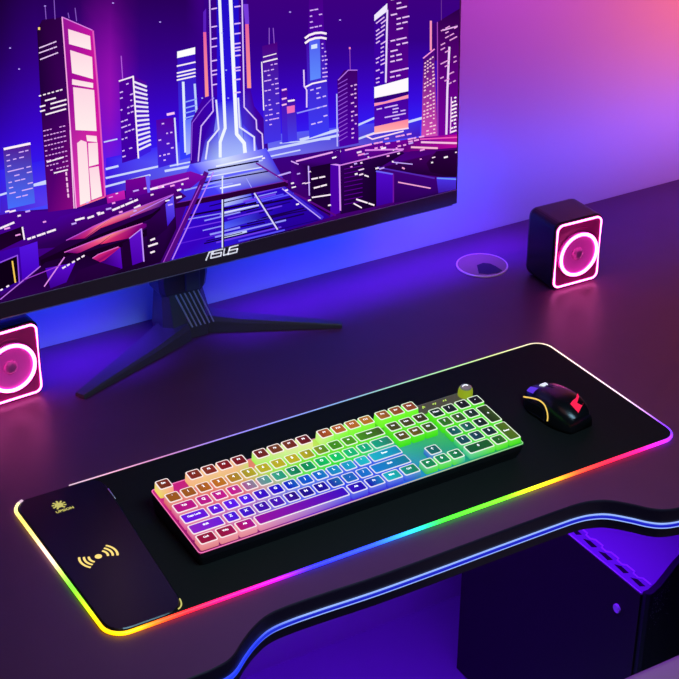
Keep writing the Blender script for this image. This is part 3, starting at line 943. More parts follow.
# second tower with ribbed right face
poly([(119, 81), (133, 76), (138, 158), (122, 163)], (78, 0, 150), (62, 0, 170))
poly([(133, 76), (146, 82), (151, 151), (138, 158)], (80, 0, 150), (60, 30, 230))
for k in range(15):
    t = 0.06 + 0.06 * k
    line([lerp2((134, 77), (139, 158), t), lerp2((146, 82.5), (151, 151), t)], 2.0, (240, 230, 255))
line([(119, 81), (133, 76.5)], 1.4, WHT); line([(133, 76), (138.3, 158)], 1.5, WHT); line([(121, 56), (122.5, 79)], 0.8, (190, 100, 230))
windows([(119, 84), (132, 79), (136, 155), (122, 160)], 13, 4, 1.2, (230, 190, 255), 0.4, 0.6)
# low block
poly([(156, 120), (174, 117), (176, 163), (158, 168)], (85, 0, 160), (60, 30, 220))
line([(174.5, 118), (177.5, 165)], 1.6, (220, 225, 255)); line([(167, 114.5), (174, 113)], 2.4, (255, 200, 245))
windows([(157, 122), (173, 119), (175, 160), (159, 164)], 8, 4, 1.3, (235, 190, 255), 0.45, 0.4)
# white-capped tower
poly([(177, 51), (195, 47), (198, 155), (180, 160)], (60, 0, 180), (50, 60, 255))
poly([(177, 51.5), (195, 47), (195, 54), (177, 58)], (255, 255, 255))
for y0 in (66, 73, 76.5, 80):
    line([(177, y0), (195, y0 - 4)], 1.5, WHT)
line([(183, 82), (185.5, 152)], 2.6, (225, 235, 255)); line([(194.5, 84), (197, 122)], 2.2, (190, 210, 255))
poly([(185, 120), (197, 116), (198, 150), (186, 155)], (90, 110, 255), (170, 185, 255))
for y0 in (102, 108, 113, 118):
    line([(185, y0), (196, y0 - 3)], 1.3, (150, 170, 255))
# central tower
poly([(206, -20), (246, -20), (248, 90), (203, 100), (203, 12)], (58, 0, 140), (50, 0, 140), (66, 0, 170), (66, 0, 170), (54, 0, 130))
poly([(203, 98), (222, 94), (226, 160), (190, 166), (191, 121)], (62, 0, 160), (50, 0, 190), (70, 60, 240), (60, 0, 150), (66, 0, 150))
poly([(236, 90), (250, 88), (254, 106), (266, 122), (268, 150), (240, 156)], (50, 0, 190), (66, 0, 160), (66, 0, 160), (64, 0, 150), (56, 0, 150), (70, 60, 240))
poly([(216, -20), (238, -20), (240, 100), (217, 104)], (30, 10, 190), (30, 10, 190), (44, 20, 230), (44, 20, 230))
poly([(218, 102), (239, 98), (245, 157), (209, 163)], (44, 20, 230), (44, 20, 230), (170, 190, 255), (180, 195, 255))
poly([(205, 140), (218, 128), (219, 160), (200, 164)], (60, 20, 200), (70, 50, 240), (170, 190, 255), (110, 110, 255))
poly([(243, 124), (254, 136), (258, 152), (244, 156)], (70, 50, 240), (60, 20, 200), (110, 110, 255), (170, 190, 255))
poly([(203, 32), (206, 32), (208.5, 96), (205, 97)], (235, 95, 165), (255, 150, 150))
poly([(245, 24), (248.5, 24), (251, 88), (247, 88)], (235, 100, 160), (255, 150, 150))
poly([(243, 4), (248, 4), (249, 24), (245, 24)], (120, 60, 220))
poly([(203, 12), (206, 8), (206, 32), (203, 32)], (90, 30, 190))
line([(218.5, -20), (222, 60), (225, 128), (220, 142), (220, 157)], 3.0, (240, 245, 255))
line([(229.5, -20), (233, 60), (236.5, 134), (244, 143), (245, 154)], 3.6, (245, 248, 255))
line([(209, -20), (211, 70), (213, 111), (201, 126), (198, 161)], 1.3, (215, 180, 255))
line([(216, 100), (218.5, 129), (208, 142), (205.5, 159)], 1.8, (225, 225, 255))
line([(241.5, -20), (244, 107), (256, 120), (256.5, 129), (262, 134), (263, 150)], 1.3, (225, 195, 255))
line([(238, 98), (239.5, 127), (254, 137), (254.5, 153)], 1.8, (225, 225, 255))
line([(213, 97), (203, 108), (192, 123), (191, 160)], 0.8, (150, 90, 230))
for y0 in (8, 26, 38, 46, 60, 70, 74, 84):
    line([(211.5, y0 + 1), (216.5, y0)], 1.3, (230, 190, 255))
for y0 in (6, 23, 33, 43, 47, 50, 55, 67, 70, 79, 92):
    line([(234.5, y0 + .8), (240, y0)], 1.4, (230, 190, 255))
for p in ((222, 33), (226, 70), (228, 98), (213, 98), (202, 98)):
    line([(p[0] - .5, p[1]), (p[0] + .5, p[1])], 1.2, (170, 170, 255))
# plaza glow before the tower
poly([(190, 164), (222, 158), (222, 196), (168, 208)], (80, 70, 255), (215, 225, 255), (70, 60, 250), (50, 10, 190))
poly([(222, 158), (266, 148), (285, 182), (222, 196)], (215, 225, 255), (80, 70, 255), (50, 10, 190), (70, 60, 250))
# twin-antenna tower
poly([(262, 46), (277, 42), (281, 140), (264, 144)], (75, 0, 125), (66, 50, 235))
line([(269, 28), (269, 44)], 0.8, (150, 90, 210)); line([(273, 28), (274, 43)], 0.8, (150, 90, 210))
line([(263, 62), (277, 58.5)], 1.4, WHT); line([(263, 57), (276, 53.5)], 1.0, WHT); line([(261.5, 62), (263.5, 110)], 1.1, WHT)
windows([(263, 64), (277, 61), (280, 125), (265, 128)], 13, 4, 1.1, (225, 180, 255), 0.45, 0.6)
poly([(281, 90), (287, 88), (289, 142), (282, 143)], (80, 0, 160), (60, 40, 230)); poly([(286, 100), (295, 98), (297, 140), (288, 142)], (70, 0, 160), (70, 60, 240))
poly([(286.5, 106.5), (294.5, 105), (294.5, 112), (287, 113.5)], (240, 110, 190))
for y0 in (90, 99, 105):
    line([(282, y0), (286, y0 - 1)], 1.6, (255, 190, 235))
line([(288, 101), (294, 100)], 1.8, WHT)
# round-collared tower
poly([(309, -20), (322, -20), (324, 40), (308, 44)], (70, 0, 120), (75, 0, 165))
poly([(306, 44), (325, 38), (329, 131), (309, 138)], (70, 0, 165), (60, 60, 250))
poly([(309, 41), (319.5, 38), (320.5, 78), (310, 80.5)], (80, 90, 240), (95, 140, 255))
poly([(311, 45), (317, 43.5), (317, 48), (311, 49)], (215, 230, 255))
for dy in (0, 5):
    line([(305, 38 + dy), (309, 35 + dy), (315, 33 + dy), (321, 32.5 + dy), (326, 33.5 + dy)], 2.2, WHT)
line([(305, 87), (312, 83.5), (326, 80.5)], 1.6, WHT); line([(303.5, 70), (304, 86), (306.5, 90), (306.5, 107)], 1.4, (235, 205, 255)); line([(297, 113), (324, 106)], 1.3, (150, 150, 255))
windows([(309, -4), (322, -6), (323, 28), (309, 31)], 6, 3, 1.2, (225, 180, 255), 0.5, 0.6)
windows([(321, 42), (326, 41), (328, 78), (322, 79)], 9, 2, 1.2, (225, 180, 255), 0.7, 0.6)
windows([(309, 88), (327, 83), (329, 122), (310, 127)], 8, 3, 1.3, (215, 190, 255), 0.5, 0.5)
# dark pointed block
poly([(337, 80), (344, 70), (357, 70), (358.5, 143), (339, 147)], (62, 0, 105), (75, 0, 170))
for k in range(14):
    line([(338, 84 + 4.4 * k), (347, 79 + 4.4 * k)], 0.8, (150, 80, 220))
windows([(350, 84), (357, 82), (358, 138), (351, 140)], 13, 2, 1.3, (235, 180, 245), 0.6, 0.5)
line([(336.5, 94), (337, 146)], 1.2, (190, 190, 255)); line([(349.5, 48), (350, 70)], 0.8, (150, 70, 190)); line([(349, 48), (350, 48)], 2.0, (255, 130, 190)); line([(338, 80), (348, 70), (357, 70)], 0.9, (190, 120, 240))
# big banded tower
poly([(374, 14), (388, -2), (386, 84), (374, 88)], (60, 0, 130), (60, 0, 180)); poly([(387, -20), (408, -20), (408, 80), (386, 84)], (66, 0, 105), (84, 0, 150))
poly([(374, 15), (387, 3), (387, 11), (374, 21)], (240, 235, 255))
line([(387, 10), (385.5, 82)], 1.8, (235, 215, 255))
windows([(375, 22), (385, 14), (384, 82), (375, 85)], 16, 2, 1.2, (235, 190, 250), 0.75, 0.75)
windows([(390, -8), (407, -12), (407, 76), (389, 80)], 17, 3, 1.4, (240, 200, 250), 0.6, 0.8)
poly([(374, 87), (408, 77.5), (408, 91), (374, 98)], (255, 250, 255))
poly([(374, 98), (408, 91), (408, 95), (374, 103)], (50, 0, 120))
poly([(374, 103), (384, 101.5), (408, 94.5), (408, 98), (374, 106.5)], (255, 150, 180))
poly([(374, 106), (408, 98), (408, 120), (374, 128)], (70, 0, 160), (80, 10, 180))
windows([(375, 108), (407, 101), (407, 118), (375, 124)], 5, 4, 1.2, (225, 190, 255), 0.6, 0.7)
poly([(374, 126.5), (408, 119), (408, 128), (374, 133)], (255, 130, 160), (255, 180, 175))
line([(408, 128), (374, 133.5), (366, 136), (372, 139), (403, 131)], 1.4, (255, 220, 245))
# right hand towers
poly([(430, 24), (437, 22), (437, 60), (430, 62)], (60, 0, 110)); line([(430.5, 21), (430.5, 50)], 2.0, (255, 150, 190))
poly([(437, 22), (460, 8), (460, 136), (436, 139)], (42, 0, 70), (120, 0, 160))
poly([(423, 58), (434, 49), (437, 137), (421, 139)], (66, 0, 120), (70, 0, 125), (205, 70, 180), (215, 80, 180))
windows([(424, 62), (434, 54), (436, 134), (422, 137)], 22, 4, 1.3, (255, 200, 225), 0.72, 0.45)
line([(423, 58), (434, 49)], 1.2, PNK); line([(437, 22), (437.5, 138)], 0.9, (170, 70, 190))
line([(449, 47), (447, 90), (446, 134)], 2.0, (245, 215, 255)); windows([(451, 97), (456.5, 95), (456, 132), (450, 134)], 10, 2, 1.6, WHT, 0.9, 0.6)
line([(451, 97), (450, 133)], 1.0, (250, 200, 250))
windows([(440, 24), (458, 14), (456, 92), (439, 100)], 16, 4, 1.2, (235, 160, 225), 0.25, 0.8)
line([(443, 30), (457, 26)], 1.3, (235, 180, 240)); line([(441, 0), (441, 20)], 0.7, (110, 50, 150))
# ground, right side
poly([(340, 150), (420, 137), (460, 134), (460, 150), (395, 152), (340, 166)], (75, 0, 150), (120, 0, 150), (190, 10, 150), (190, 10, 150), (70, 0, 110), (60, 0, 130))
line([(421, 142), (458, 143)], 1.8, (255, 200, 235)); line([(411, 147), (437, 148)], 1.8, (255, 190, 220)); line([(420, 139), (458, 137)], 1.2, (250, 90, 190))
windows([(372, 140), (422, 130), (425, 142), (374, 152)], 5, 9, 1.5, (250, 170, 235), 0.45, 0.6)
poly([(396, 162), (410, 151), (460, 147), (460, 179), (378, 169)], (72, 0, 130), (70, 0, 115), (75, 0, 105), (28, 0, 45), (36, 0, 62))
poly([(426, 163), (436, 151), (460, 149), (460, 178), (430, 172)], (42, 0, 62), (40, 0, 60), (45, 0, 66), (28, 0, 40), (30, 0, 45))
poly([(340, 165), (400, 150), (404, 153), (378, 168), (376, 206), (340, 214)], (48, 0, 85), (60, 0, 105), (30, 0, 50), (28, 0, 50), (20, 0, 34), (30, 0, 60))
line([(340, 165), (402, 150)], 1.2, (220, 130, 235))
poly([(330, 163), (340, 165.5), (340, 212), (330, 217)], (75, 0, 165)); line([(330, 163.5), (339, 165), (340, 210)], 1.6, (225, 150, 255))
for k in range(9):
    line([(344, 169 + 4.4 * k), (362, 165.5 + 4.4 * k)], 0.7, (95, 0, 150))
poly([(376, 171), (393, 174), (393, 202), (376, 206)], (80, 10, 205), (58, 0, 150)); line([(376, 171), (393, 174)], 1.5, (110, 100, 255))
poly([(393, 172), (460, 184), (460, 192), (393, 203)], (62, 0, 120), (58, 0, 115), (30, 0, 60), (40, 0, 80)); poly([(436, 177), (456, 177), (456, 189), (438, 193)], (75, 50, 235), (60, 20, 160))
line([(377, 167), (434, 178)], 1.5, (85, 40, 180)); line([(398, 182), (430, 188)], 1.2, (255, 170, 220)); line([(437, 178), (456, 179)], 1.4, (110, 150, 255)); line([(393, 174), (393, 202)], 1.4, (110, 20, 160))
line([(393, 162), (412, 164)], 1.0, LIL); line([(392, 161.5), (392.8, 161.5)], 1.6, WHT); line([(402, 167.5), (404, 168.5)], 1.5, (255, 170, 220))
dashes((364, 175), (373, 178), 1.4, WHT, 2, 0.9); dashes((364, 184), (368, 186), 1.2, WHT, 1, 0.9); dashes((356, 199), (374, 205), 1.6, WHT, 3, 0.9); dashes((353, 203), (362, 208), 1.3, WHT, 2, 0.9)
line([(345, 150), (371, 144)], 1.6, (255, 170, 240)); line([(335, 152), (340, 151)], 2.0, WHT); line([(365, 150), (403, 149)], 1.5, (230, 140, 240)); line([(358, 155), (364, 153.5)], 1.6, PNK)
# ground, middle right blocks
poly([(291, 160), (340, 150), (340, 163), (308, 167), (308, 190), (291, 182)], (66, 0, 125), (70, 0, 130), (60, 0, 115), (40, 0, 75), (50, 0, 95), (75, 0, 140))
line([(291, 161), (298, 164)], 1.2, (225, 170, 255)); line([(296, 161), (332, 152)], 1.6, (240, 170, 245)); line([(308, 166), (309, 195)], 1.2, LIL)
poly([(310, 167), (330, 163), (330, 215), (310, 205)], (25, 0, 42), (30, 0, 55))
dashes((311, 179), (326, 176), 1.5, WHT, 2, 0.7); dashes((313, 188), (328, 184), 1.6, WHT, 2, 0.9); dashes((310, 197.5), (330, 194.5), 1.4, WHT, 1, 1.0); dashes((290, 183), (293, 182.5), 1.6, WHT, 1, 1)
line([(276, 176), (290, 172)], 1.6, LIL)
# plaza plates
for a, b, w, c in (((196, 176), (262, 160), 1.4, (190, 200, 255)), ((184, 190), (225, 180), 1.6, (150, 160, 255)), ((216, 166), (262, 156), 1.6, (235, 240, 255)), ((224, 176), (262, 168), 2.4, (100, 100, 255))):
    line([a, b], w, c)
poly([(222, 197), (284, 186), (330, 217), (280, 232), (222, 247), (165, 265), (186, 206)], (175, 190, 255), (40, 5, 190), (42, 0, 150), (36, 0, 150), (44, 20, 215), (58, 0, 190), (50, 10, 215))
poly([(222, 197), (250, 192), (253, 200), (222, 207)], (215, 225, 255), (90, 100, 255), (50, 30, 235), (170, 185, 255))
for a, b, w, c in (((208, 170), (258, 161), 1.6, (20, 0, 60)), ((205, 177), (262, 167), 1.0, (225, 230, 255)), ((200, 183), (268, 171), 1.3, (20, 0, 60)), ((220, 188), (240, 184), 1.6, (235, 240, 255)),
                   ((196, 190), (232, 183), 1.0, (160, 170, 255)), ((223, 209), (256, 202.5), 2.0, (18, 0, 40)), ((223, 212.5), (258, 205), 1.6, (225, 230, 255)), ((223, 215), (258, 207), 1.4, (18, 0, 50)),
                   ((190, 215), (222, 209), 1.8, (20, 0, 60)), ((188, 219), (221, 213), 1.0, (150, 150, 255)), ((183, 229), (222, 221), 1.0, (120, 60, 240)), ((262, 204), (292, 198), 1.8, (22, 0, 60)),
                   ((268, 217), (306, 210), 1.2, (30, 0, 80)), ((224, 227), (268, 217), 1.0, (90, 90, 255)), ((224, 237), (246, 231), 2.4, (200, 215, 255)), ((224, 230), (264, 222), 1.2, (25, 0, 70)), ((176, 244), (220, 234), 1.0, (90, 30, 220))):
    line([a, b], w, c)
for k in range(26):
    y0 = 199 + 1.9 * k
    xr = (96.8 + 1.4 * y0) / 1.336
    xl = 205 - (y0 - 176) * 0.476
    a0 = xl + (xr - xl) * rnd.random() * 0.7
    a1 = min(xr, a0 + (xr - xl) * rnd.uniform(0.15, 0.5))
    line([(a0, y0 - 0.24 * (a0 - 222)), (a1, y0 - 0.24 * (a1 - 222))], rnd.uniform(0.8, 1.8), rnd.choice(((20, 0, 60), (24, 0, 80), (28, 0, 110), (90, 80, 255), (110, 60, 240), (150, 150, 255))))
poly([(224, 222), (258, 212), (262, 218), (224, 229)], (70, 80, 250), (45, 20, 190), (40, 10, 170), (90, 105, 255))
line([(222, 176), (222, 247)], 1.3, (230, 235, 255)); line([(223.3, 196), (223.3, 247)], 1.2, (20, 0, 60))
line([(254, 193), (277, 229)], 1.5, (220, 215, 255)); line([(255.5, 193), (278.5, 229)], 0.8, (25, 0, 60)); line([(246, 178), (251, 187)], 0.9, (160, 160, 255))
line([(172, 206), (230, 195), (287, 183)], 5.2, (40, 0, 52)); line([(172, 203.5), (287, 180.5)], 0.7, (120, 40, 170))
line([(256, 163), (287, 182)], 1.6, (110, 20, 150)); line([(283, 188), (322, 218)], 4.0, (66, 40, 210)); line([(282, 188.5), (320, 218)], 1.0, (200, 170, 255)); line([(294, 193), (335, 215)], 2.0, (90, 10, 130))
for p in ((297, 204), (292, 183), (329, 205), (309, 200), (263, 158), (286, 190)):
    line([(p[0] - 1, p[1] + .2), (p[0] + 1.2, p[1] - .3)], 1.5, WHT)
line([(206, 172), (166, 262)], 5.0, (85, 10, 130)); line([(213, 172), (172, 259)], 1.2, (190, 130, 255)); line([(200, 185), (163, 262)], 0.9, (170, 70, 210))
# ground, left middle blocks
poly([(125, 180), (145, 176), (148, 198), (126, 203)], (120, 0, 150), (80, 0, 140)); poly([(145, 176), (149, 175), (150, 195), (148, 198)], (110, 90, 255))
poly([(150, 180), (190, 171), (205, 176), (190, 188), (150, 195)], (130, 10, 170), (85, 0, 150)); line([(152, 188), (188, 178)], 1.4, (250, 170, 250))
poly([(106, 195), (124, 190), (126, 206), (108, 210)], (205, 30, 180), (140, 0, 150))
poly([(60, 216), (172, 186), (186, 196), (160, 214), (70, 246), (20, 250)], (70, 0, 150), (84, 0, 130), (60, 0, 100), (36, 0, 62), (40, 0, 66), (46, 0, 90))
for a, b in (((112, 210), (138, 199)), ((84, 219), (104, 212)), ((75, 220), (84, 217.5)), ((27, 239), (56, 229)), ((134, 208), (140, 205)), ((150, 189), (164, 186)), ((0, 228), (14, 222))):
    dashes(a, b, 2.0, WHT, 6, 0.7)
# long roofs lit red by the pink tower, dark gaps between, violet end faces
K0, K1 = (22, 0, 32), (30, 0, 46)
poly([(30, 262), (70, 238), (174, 195), (176, 228), (160, 262), (60, 290)], (30, 0, 48), (40, 0, 70), (50, 0, 90), (30, 0, 50), (26, 0, 44), (26, 0, 40))
poly([(66, 240), (92, 226), (112, 217), (100, 226), (84, 238)], (110, 0, 130), (205, 60, 150), (255, 150, 165), (255, 120, 140), (190, 20, 110))
poly([(112, 217), (173, 194), (160, 206), (100, 228), (84, 239)], (255, 140, 160), (90, 0, 150), (80, 0, 140), (225, 40, 100), (180, 20, 110))
line([(66, 240), (112, 217), (173, 194)], 0.9, (190, 80, 220))
poly([(40, 260), (84, 240), (152, 213), (160, 207), (160, 214), (100, 241), (42, 267)], K0)
poly([(64, 252), (88, 243), (113, 233), (100, 243), (78, 253)], (90, 0, 130), (225, 70, 140), (255, 160, 150), (240, 70, 120), (150, 0, 110))
poly([(113, 233), (142, 223), (150, 224), (128, 238), (100, 244)], (255, 130, 140), (120, 0, 130), (74, 0, 120), (150, 0, 100), (235, 50, 110))
line([(64, 252), (113, 232.5), (142, 223)], 0.9, (220, 100, 210))
poly([(44, 270), (78, 254), (128, 239), (150, 226), (150, 234), (118, 248), (60, 274)], K0)
poly([(80, 266), (98, 254), (117, 246.5), (120, 247), (104, 260), (88, 267)], (110, 0, 120), (225, 40, 120), (255, 90, 120), (170, 10, 110), (210, 30, 110), (120, 0, 110))
line([(80, 266), (98, 254), (118, 246.5)], 0.8, (230, 110, 210))
poly([(88, 267), (104, 260), (120, 247), (122, 268), (100, 278)], (60, 0, 120), (60, 0, 120), (100, 20, 200), (80, 0, 180), (40, 0, 80))
poly([(122, 243), (129, 239), (131, 264), (124, 267)], K1)
poly([(129, 238), (141, 229), (143, 261), (132, 265)], (96, 16, 205), (74, 0, 170)); line([(141, 228.5), (143.5, 261)], 1.3, (200, 150, 255)); line([(129, 238), (141, 228.5)], 0.9, (200, 150, 255))
poly([(146, 222), (165, 205), (167, 228), (147, 244)], (40, 0, 66), (50, 0, 90), (34, 0, 60), (26, 0, 44))
poly([(165, 204), (173, 195), (174.5, 216), (167, 226)], (100, 80, 255), (60, 10, 200)); line([(130, 216), (172, 195)], 0.9, (190, 120, 255))
for a, b in (((148, 246), (157, 243)), ((146, 254), (154, 251)), ((150, 240), (160, 236))):
    dashes(a, b, 1.8, WHT, 2, 0.9)
# far left foreground
poly([(-60, 262), (0, 234), (22, 226), (25, 238), (0, 250), (-60, 272)], (24, 0, 34), (34, 0, 50)); line([(22, 227), (24, 239)], 1.6, WHT)
poly([(-60, 268), (19, 246), (22, 282), (-60, 320)], (62, 0, 170), (40, 0, 100)); poly([(19, 247), (37, 241), (39, 268), (22, 280)], (84, 20, 225), (68, 0, 190))
poly([(-60, 274), (0, 263), (17, 255), (20, 280), (0, 290), (-60, 320)], (14, 0, 22)); line([(0, 262), (17, 255), (19, 282)], 1.2, (150, 80, 235)); line([(12, 261), (15, 282)], 1.6, (250, 205, 90)); dashes((0, 290), (9, 285), 1.6, WHT, 3, 0.7)
poly([(-60, 330), (24, 282), (45, 262), (80, 252), (100, 262), (80, 284), (-20, 330)], (26, 0, 44), (50, 0, 90))
poly([(45, 268), (75, 262), (66, 282), (50, 288)], (92, 10, 210), (58, 0, 140)); line([(0, 299), (40, 266)], 1.0, (190, 110, 235)); line([(44, 286), (64, 257)], 1.2, (230, 140, 240)); line([(22, 280), (60, 265)], 0.9, (160, 60, 210))
dashes((62, 268), (86, 254), 1.6, WHT, 5, 0.5)
poly([(78, 270), (100, 262), (121, 268), (100, 282), (70, 290)], (40, 0, 66), (30, 0, 50))
for k in range(70):
    x = rnd.uniform(0, 455)
    hz = 212 - 0.17 * x
    y = rnd.uniform(hz, hz + 26)
    if 190 < x < 290 and y > 172:
        continue
    ln = rnd.uniform(1.0, 5.0)
    line([(x, y), (x + ln, y - ln * 0.26)], rnd.uniform(0.9, 1.8), rnd.choice(((255, 225, 250), (250, 160, 240), (205, 170, 255), (255, 245, 255))))
sb.transform(panel_m)
scr = link('screen', sb, M['screen'], mon, recalc=False)
# brand lettering on the chin, angular slanted strokes
lb = bmesh.new()
def stroke(p, q, w=1.15):
    def lp(x, y):
        return on_screen(190 + x / 9.7, 225 + y / 9.7)
    a, b = lp(*p), lp(*q)
    d = Vector((b.x - a.x, 0, b.z - a.z))
    n_ = Vector((-d.z, 0, d.x)).normalized() * (w * 0.00075)
    e = d.normalized() * 0.0004
    a, b = a - e, b + e
    rings_to_mesh(lb, [[Vector((v.x, yy, v.z)) for v in (a + n_, b + n_, b - n_, a - n_)] for yy in (-0.00118, -0.0017)], True, True, True)
for p, q in (((150, 338), (182, 260)), ((182, 260), (212, 252)), ((206, 262), (196, 320)),
             ((222, 250), (314, 230)), ((222, 250), (216, 278)), ((216, 280), (300, 262)), ((300, 262), (294, 294)), ((198, 318), (294, 296)),
             ((330, 228), (320, 288)), ((320, 290), (364, 278)), ((364, 278), (380, 216)),
             ((382, 214), (462, 192)), ((382, 214), (376, 242)), ((376, 244), (456, 226)), ((456, 226), (448, 258)), ((366, 280), (448, 260))):
    stroke(p, q)
lb.transform(panel_m)
link('brand_lettering', lb, M['logo_white'], mon)
# stand: neck, faceted hub with ribs, two splayed front legs and a short rear one
def loft(name, secs, material, parent=mon, smooth=False):
    b_ = bmesh.new()
    rings_to_mesh(b_, secs, True, True, True)
    return link(name, b_, material, parent, smooth)
NXC = -0.0105     # neck centre, local x
def rect_sec(x0, x1, y0, y1, z, c=0.006):
    return [(x, y, z) for x, y in ((x0 + c, y0), (x1 - c, y0), (x1, y0 + c), (x1, y1 - c), (x1 - c, y1), (x0 + c, y1), (x0, y1 - c), (x0, y0 + c))]
neck = loft('neck', [rect_sec(NXC - 0.030, NXC + 0.032, 0.092, 0.132, 0.066), rect_sec(NXC - 0.036, NXC + 0.036, 0.089, 0.134, 0.074), rect_sec(NXC - 0.0385, NXC + 0.0385, 0.087, 0.135, 0.092), rect_sec(NXC - 0.0385, NXC + 0.0385, 0.087, 0.135, 0.36)], M['stand'])
b_ = bmesh.new(); box(b_, (NXC + 0.000, 0.0835, 0.0735), (NXC + 0.023, 0.0885, 0.16), 0.002); link('neck_tab', b_, mat('tab_plastic', (0.09, 0.08, 0.11, 1), 0.4), neck)
b_ = bmesh.new(); box(b_, (NXC - 0.05, 0.030, 0.24), (NXC + 0.05, 0.090, 0.34), 0.006); link('mount', b_, M['stand'], mon)
hub = loft('stand_hub', [rect_sec(NXC - 0.034, NXC + 0.040, 0.078, 0.138, 0.0005, 0.012), rect_sec(NXC - 0.036, NXC + 0.042, 0.078, 0.138, 0.018, 0.012), rect_sec(NXC - 0.032, NXC + 0.032, 0.090, 0.132, 0.070, 0.008)], M['stand'])
for k in range(6):
    b_ = bmesh.new()
    tp = Vector((NXC - 0.014 + 0.0070 * k, 0.0895, 0.0690)); bt = Vector((NXC + 0.004 + 0.0068 * k, 0.0765, 0.0190))
    tube(b_, [tp, bt], 0.0011 if k else 0.0014, 6)
    link('rib', b_, M['rib'], hub)
def leg(tip, root_c, root_w, root_h, tip_w=0.0080):
    tip, root = Vector(tip), Vector(root_c)
    d = (tip - root); d.z = 0; d.normalize()
    s = Vector((-d.y, d.x, 0))
    secs = []
    for t, w, h in ((0.0, root_w, root_h), (0.30, root_w * 0.72 + tip_w * 0.28, root_h * 0.66), (1.0, tip_w, 0.006)):
        c = root + (tip - root) * t
        c.z = 0
        secs.append([c - s * w + Vector((0, 0, 0.0004)), c + s * w + Vector((0, 0, 0.0004)), c + s * w * 0.97 + Vector((0, 0, h * 0.72)), c + s * w * 0.82 + Vector((0, 0, h)),
                     c - s * w * 0.82 + Vector((0, 0, h)), c - s * w * 0.97 + Vector((0, 0, h * 0.72))])
    return secs
loft('leg', leg((-0.2105, 0.0075, 0), (-0.022, 0.096, 0), 0.026, 0.026), M['stand'])
loft('leg', leg((0.1970, 0.0010, 0), (0.012, 0.104, 0), 0.017, 0.030, 0.006), M['stand'])
loft('leg', leg((NXC, 0.156, 0), (NXC, 0.120, 0), 0.024, 0.020), M['stand'])

# ----------------------------------------------------------------- computer case under the desk
PX0, PX1, PY0, PY1 = 0.812, 1.03, 0.030, 0.468
PH_ = 0.449
pc = thing('computer_case', 'black computer tower standing on the floor under the desk', 'computer case', (0, 0, FLOOR))
def case_outline(dx, dy):
    return [(PX0 + 0.012, PY0 + 0.011 + dy), (PX0 + 0.030, PY0 + 0.017 + dy), (PX0 + 0.055, PY0 + 0.029 + dy), (PX0 + 0.085, PY0 + 0.044 + dy), (PX0 + 0.125, PY0 + 0.060 + dy), (PX0 + 0.17, PY0 + 0.069 + dy), (PX1 - dx, PY0 + 0.072 + dy)]
bm = bmesh.new(); prism(bm, [(PX0 + 0.003, PY0 + 0.011)] + case_outline(0.003, 0.0005) + [(PX1 - 0.003, PY1), (PX0 + 0.003, PY1)], 0.012, PH_ - 0.004); link('chassis', bm, M['pc'], pc)
bm = bmesh.new()
for sx in (PX0 + 0.03, PX1 - 0.03):
    for sy in ((PY0 + 0.05 if sx < PX0 + 0.1 else PY0 + 0.17), PY1 - 0.05):
        lathe(bm, [(0.016, 0.0), (0.016, 0.0125)], 16, 0, Matrix.Translation((sx, sy, 0)))
link('rubber_feet', bm, M['hole'], pc)
bm = bmesh.new(); box(bm, (PX0, PY0 + 0.012, 0.002), (PX0 + 0.0035, PY1 - 0.001, PH_ - 0.004), 0.0008); side = link('side_panel', bm, M['pc'], pc)
bm = bmesh.new(); lathe(bm, [(0.0072, 0.0), (0.0072, 0.0026), (0.0062, 0.0032), (0.0035, 0.0028)], 24, 0, Matrix.Translation((PX0, 0.0855, 0.392)) @ Matrix.Rotation(-math.pi / 2, 4, 'Y')); link('thumbscrew', bm, M['chrome'], side)
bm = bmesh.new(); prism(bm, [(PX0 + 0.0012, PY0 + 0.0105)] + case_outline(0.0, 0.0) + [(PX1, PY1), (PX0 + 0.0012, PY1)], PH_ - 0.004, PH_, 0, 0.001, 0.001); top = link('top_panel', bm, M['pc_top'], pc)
bm = bmesh.new(); tube(bm, [(PX0 + 0.001, PY0 + 0.012, PH_ - 0.001), (PX0 + 0.001, PY1 - 0.004, PH_ - 0.001)], 0.0008, 6); link('top_trim', bm, M['chrome'], top)
for k in range(9):
    bm = bmesh.new()
    y0 = PY0 + 0.020 + 0.036 * k
    prism(bm, [(PX0 + 0.008, y0 + 0.004), (PX0 + 0.015, y0), (PX0 + 0.016, y0 + 0.018), (PX0 + 0.010, y0 + 0.027)], PH_ - 0.001, PH_ + 0.0004)
    link('vent_slot', bm, M['hole'], top)
bm = bmesh.new()
zz = PH_ + 0.0006
pts = []
for k in range(8):
    y0 = PY0 + 0.018 + 0.036 * k
    pts += [(PX0 + 0.024, y0, zz), (PX0 + 0.024, y0 + 0.017, zz), (PX0 + 0.019, y0 + 0.023, zz), (PX0 + 0.020, y0 + 0.034, zz)]
tube(bm, pts, 0.0012, 5)
link('vent_trim', bm, M['chrome'], top)
bm = bmesh.new(); box(bm, (PX0 + 0.100, 0.165, PH_ - 0.001), (PX0 + 0.140, 0.300, PH_ + 0.0005)); gl = link('dust_filter', bm, mat('filter_mesh', (0.06, 0.03, 0.08, 1), 0.6), top)
for xx in (0.098, 0.119, 0.146):
    bm = bmesh.new(); tube(bm, [(PX0 + xx, 0.160, PH_ + 0.0008), (PX0 + xx, 0.305, PH_ + 0.0008)], 0.0012, 6); link('filter_rail', bm, M['chrome' if xx > 0.14 else 'hole'], gl)
fo = [(PX0 + 0.003, PY0 + 0.004), (PX0 + 0.007, PY0)] + [(x, y - 0.011) for x, y in case_outline(0.0, 0.0)]
fo = fo + case_outline(0.0, -0.0002)[::-1] + [(PX0 + 0.003, PY0 + 0.0108)]
bm = bmesh.new(); prism(bm, fo, 0.002, PH_ + 0.002)
fp = link('front_panel', bm, M['pc_front'], pc)
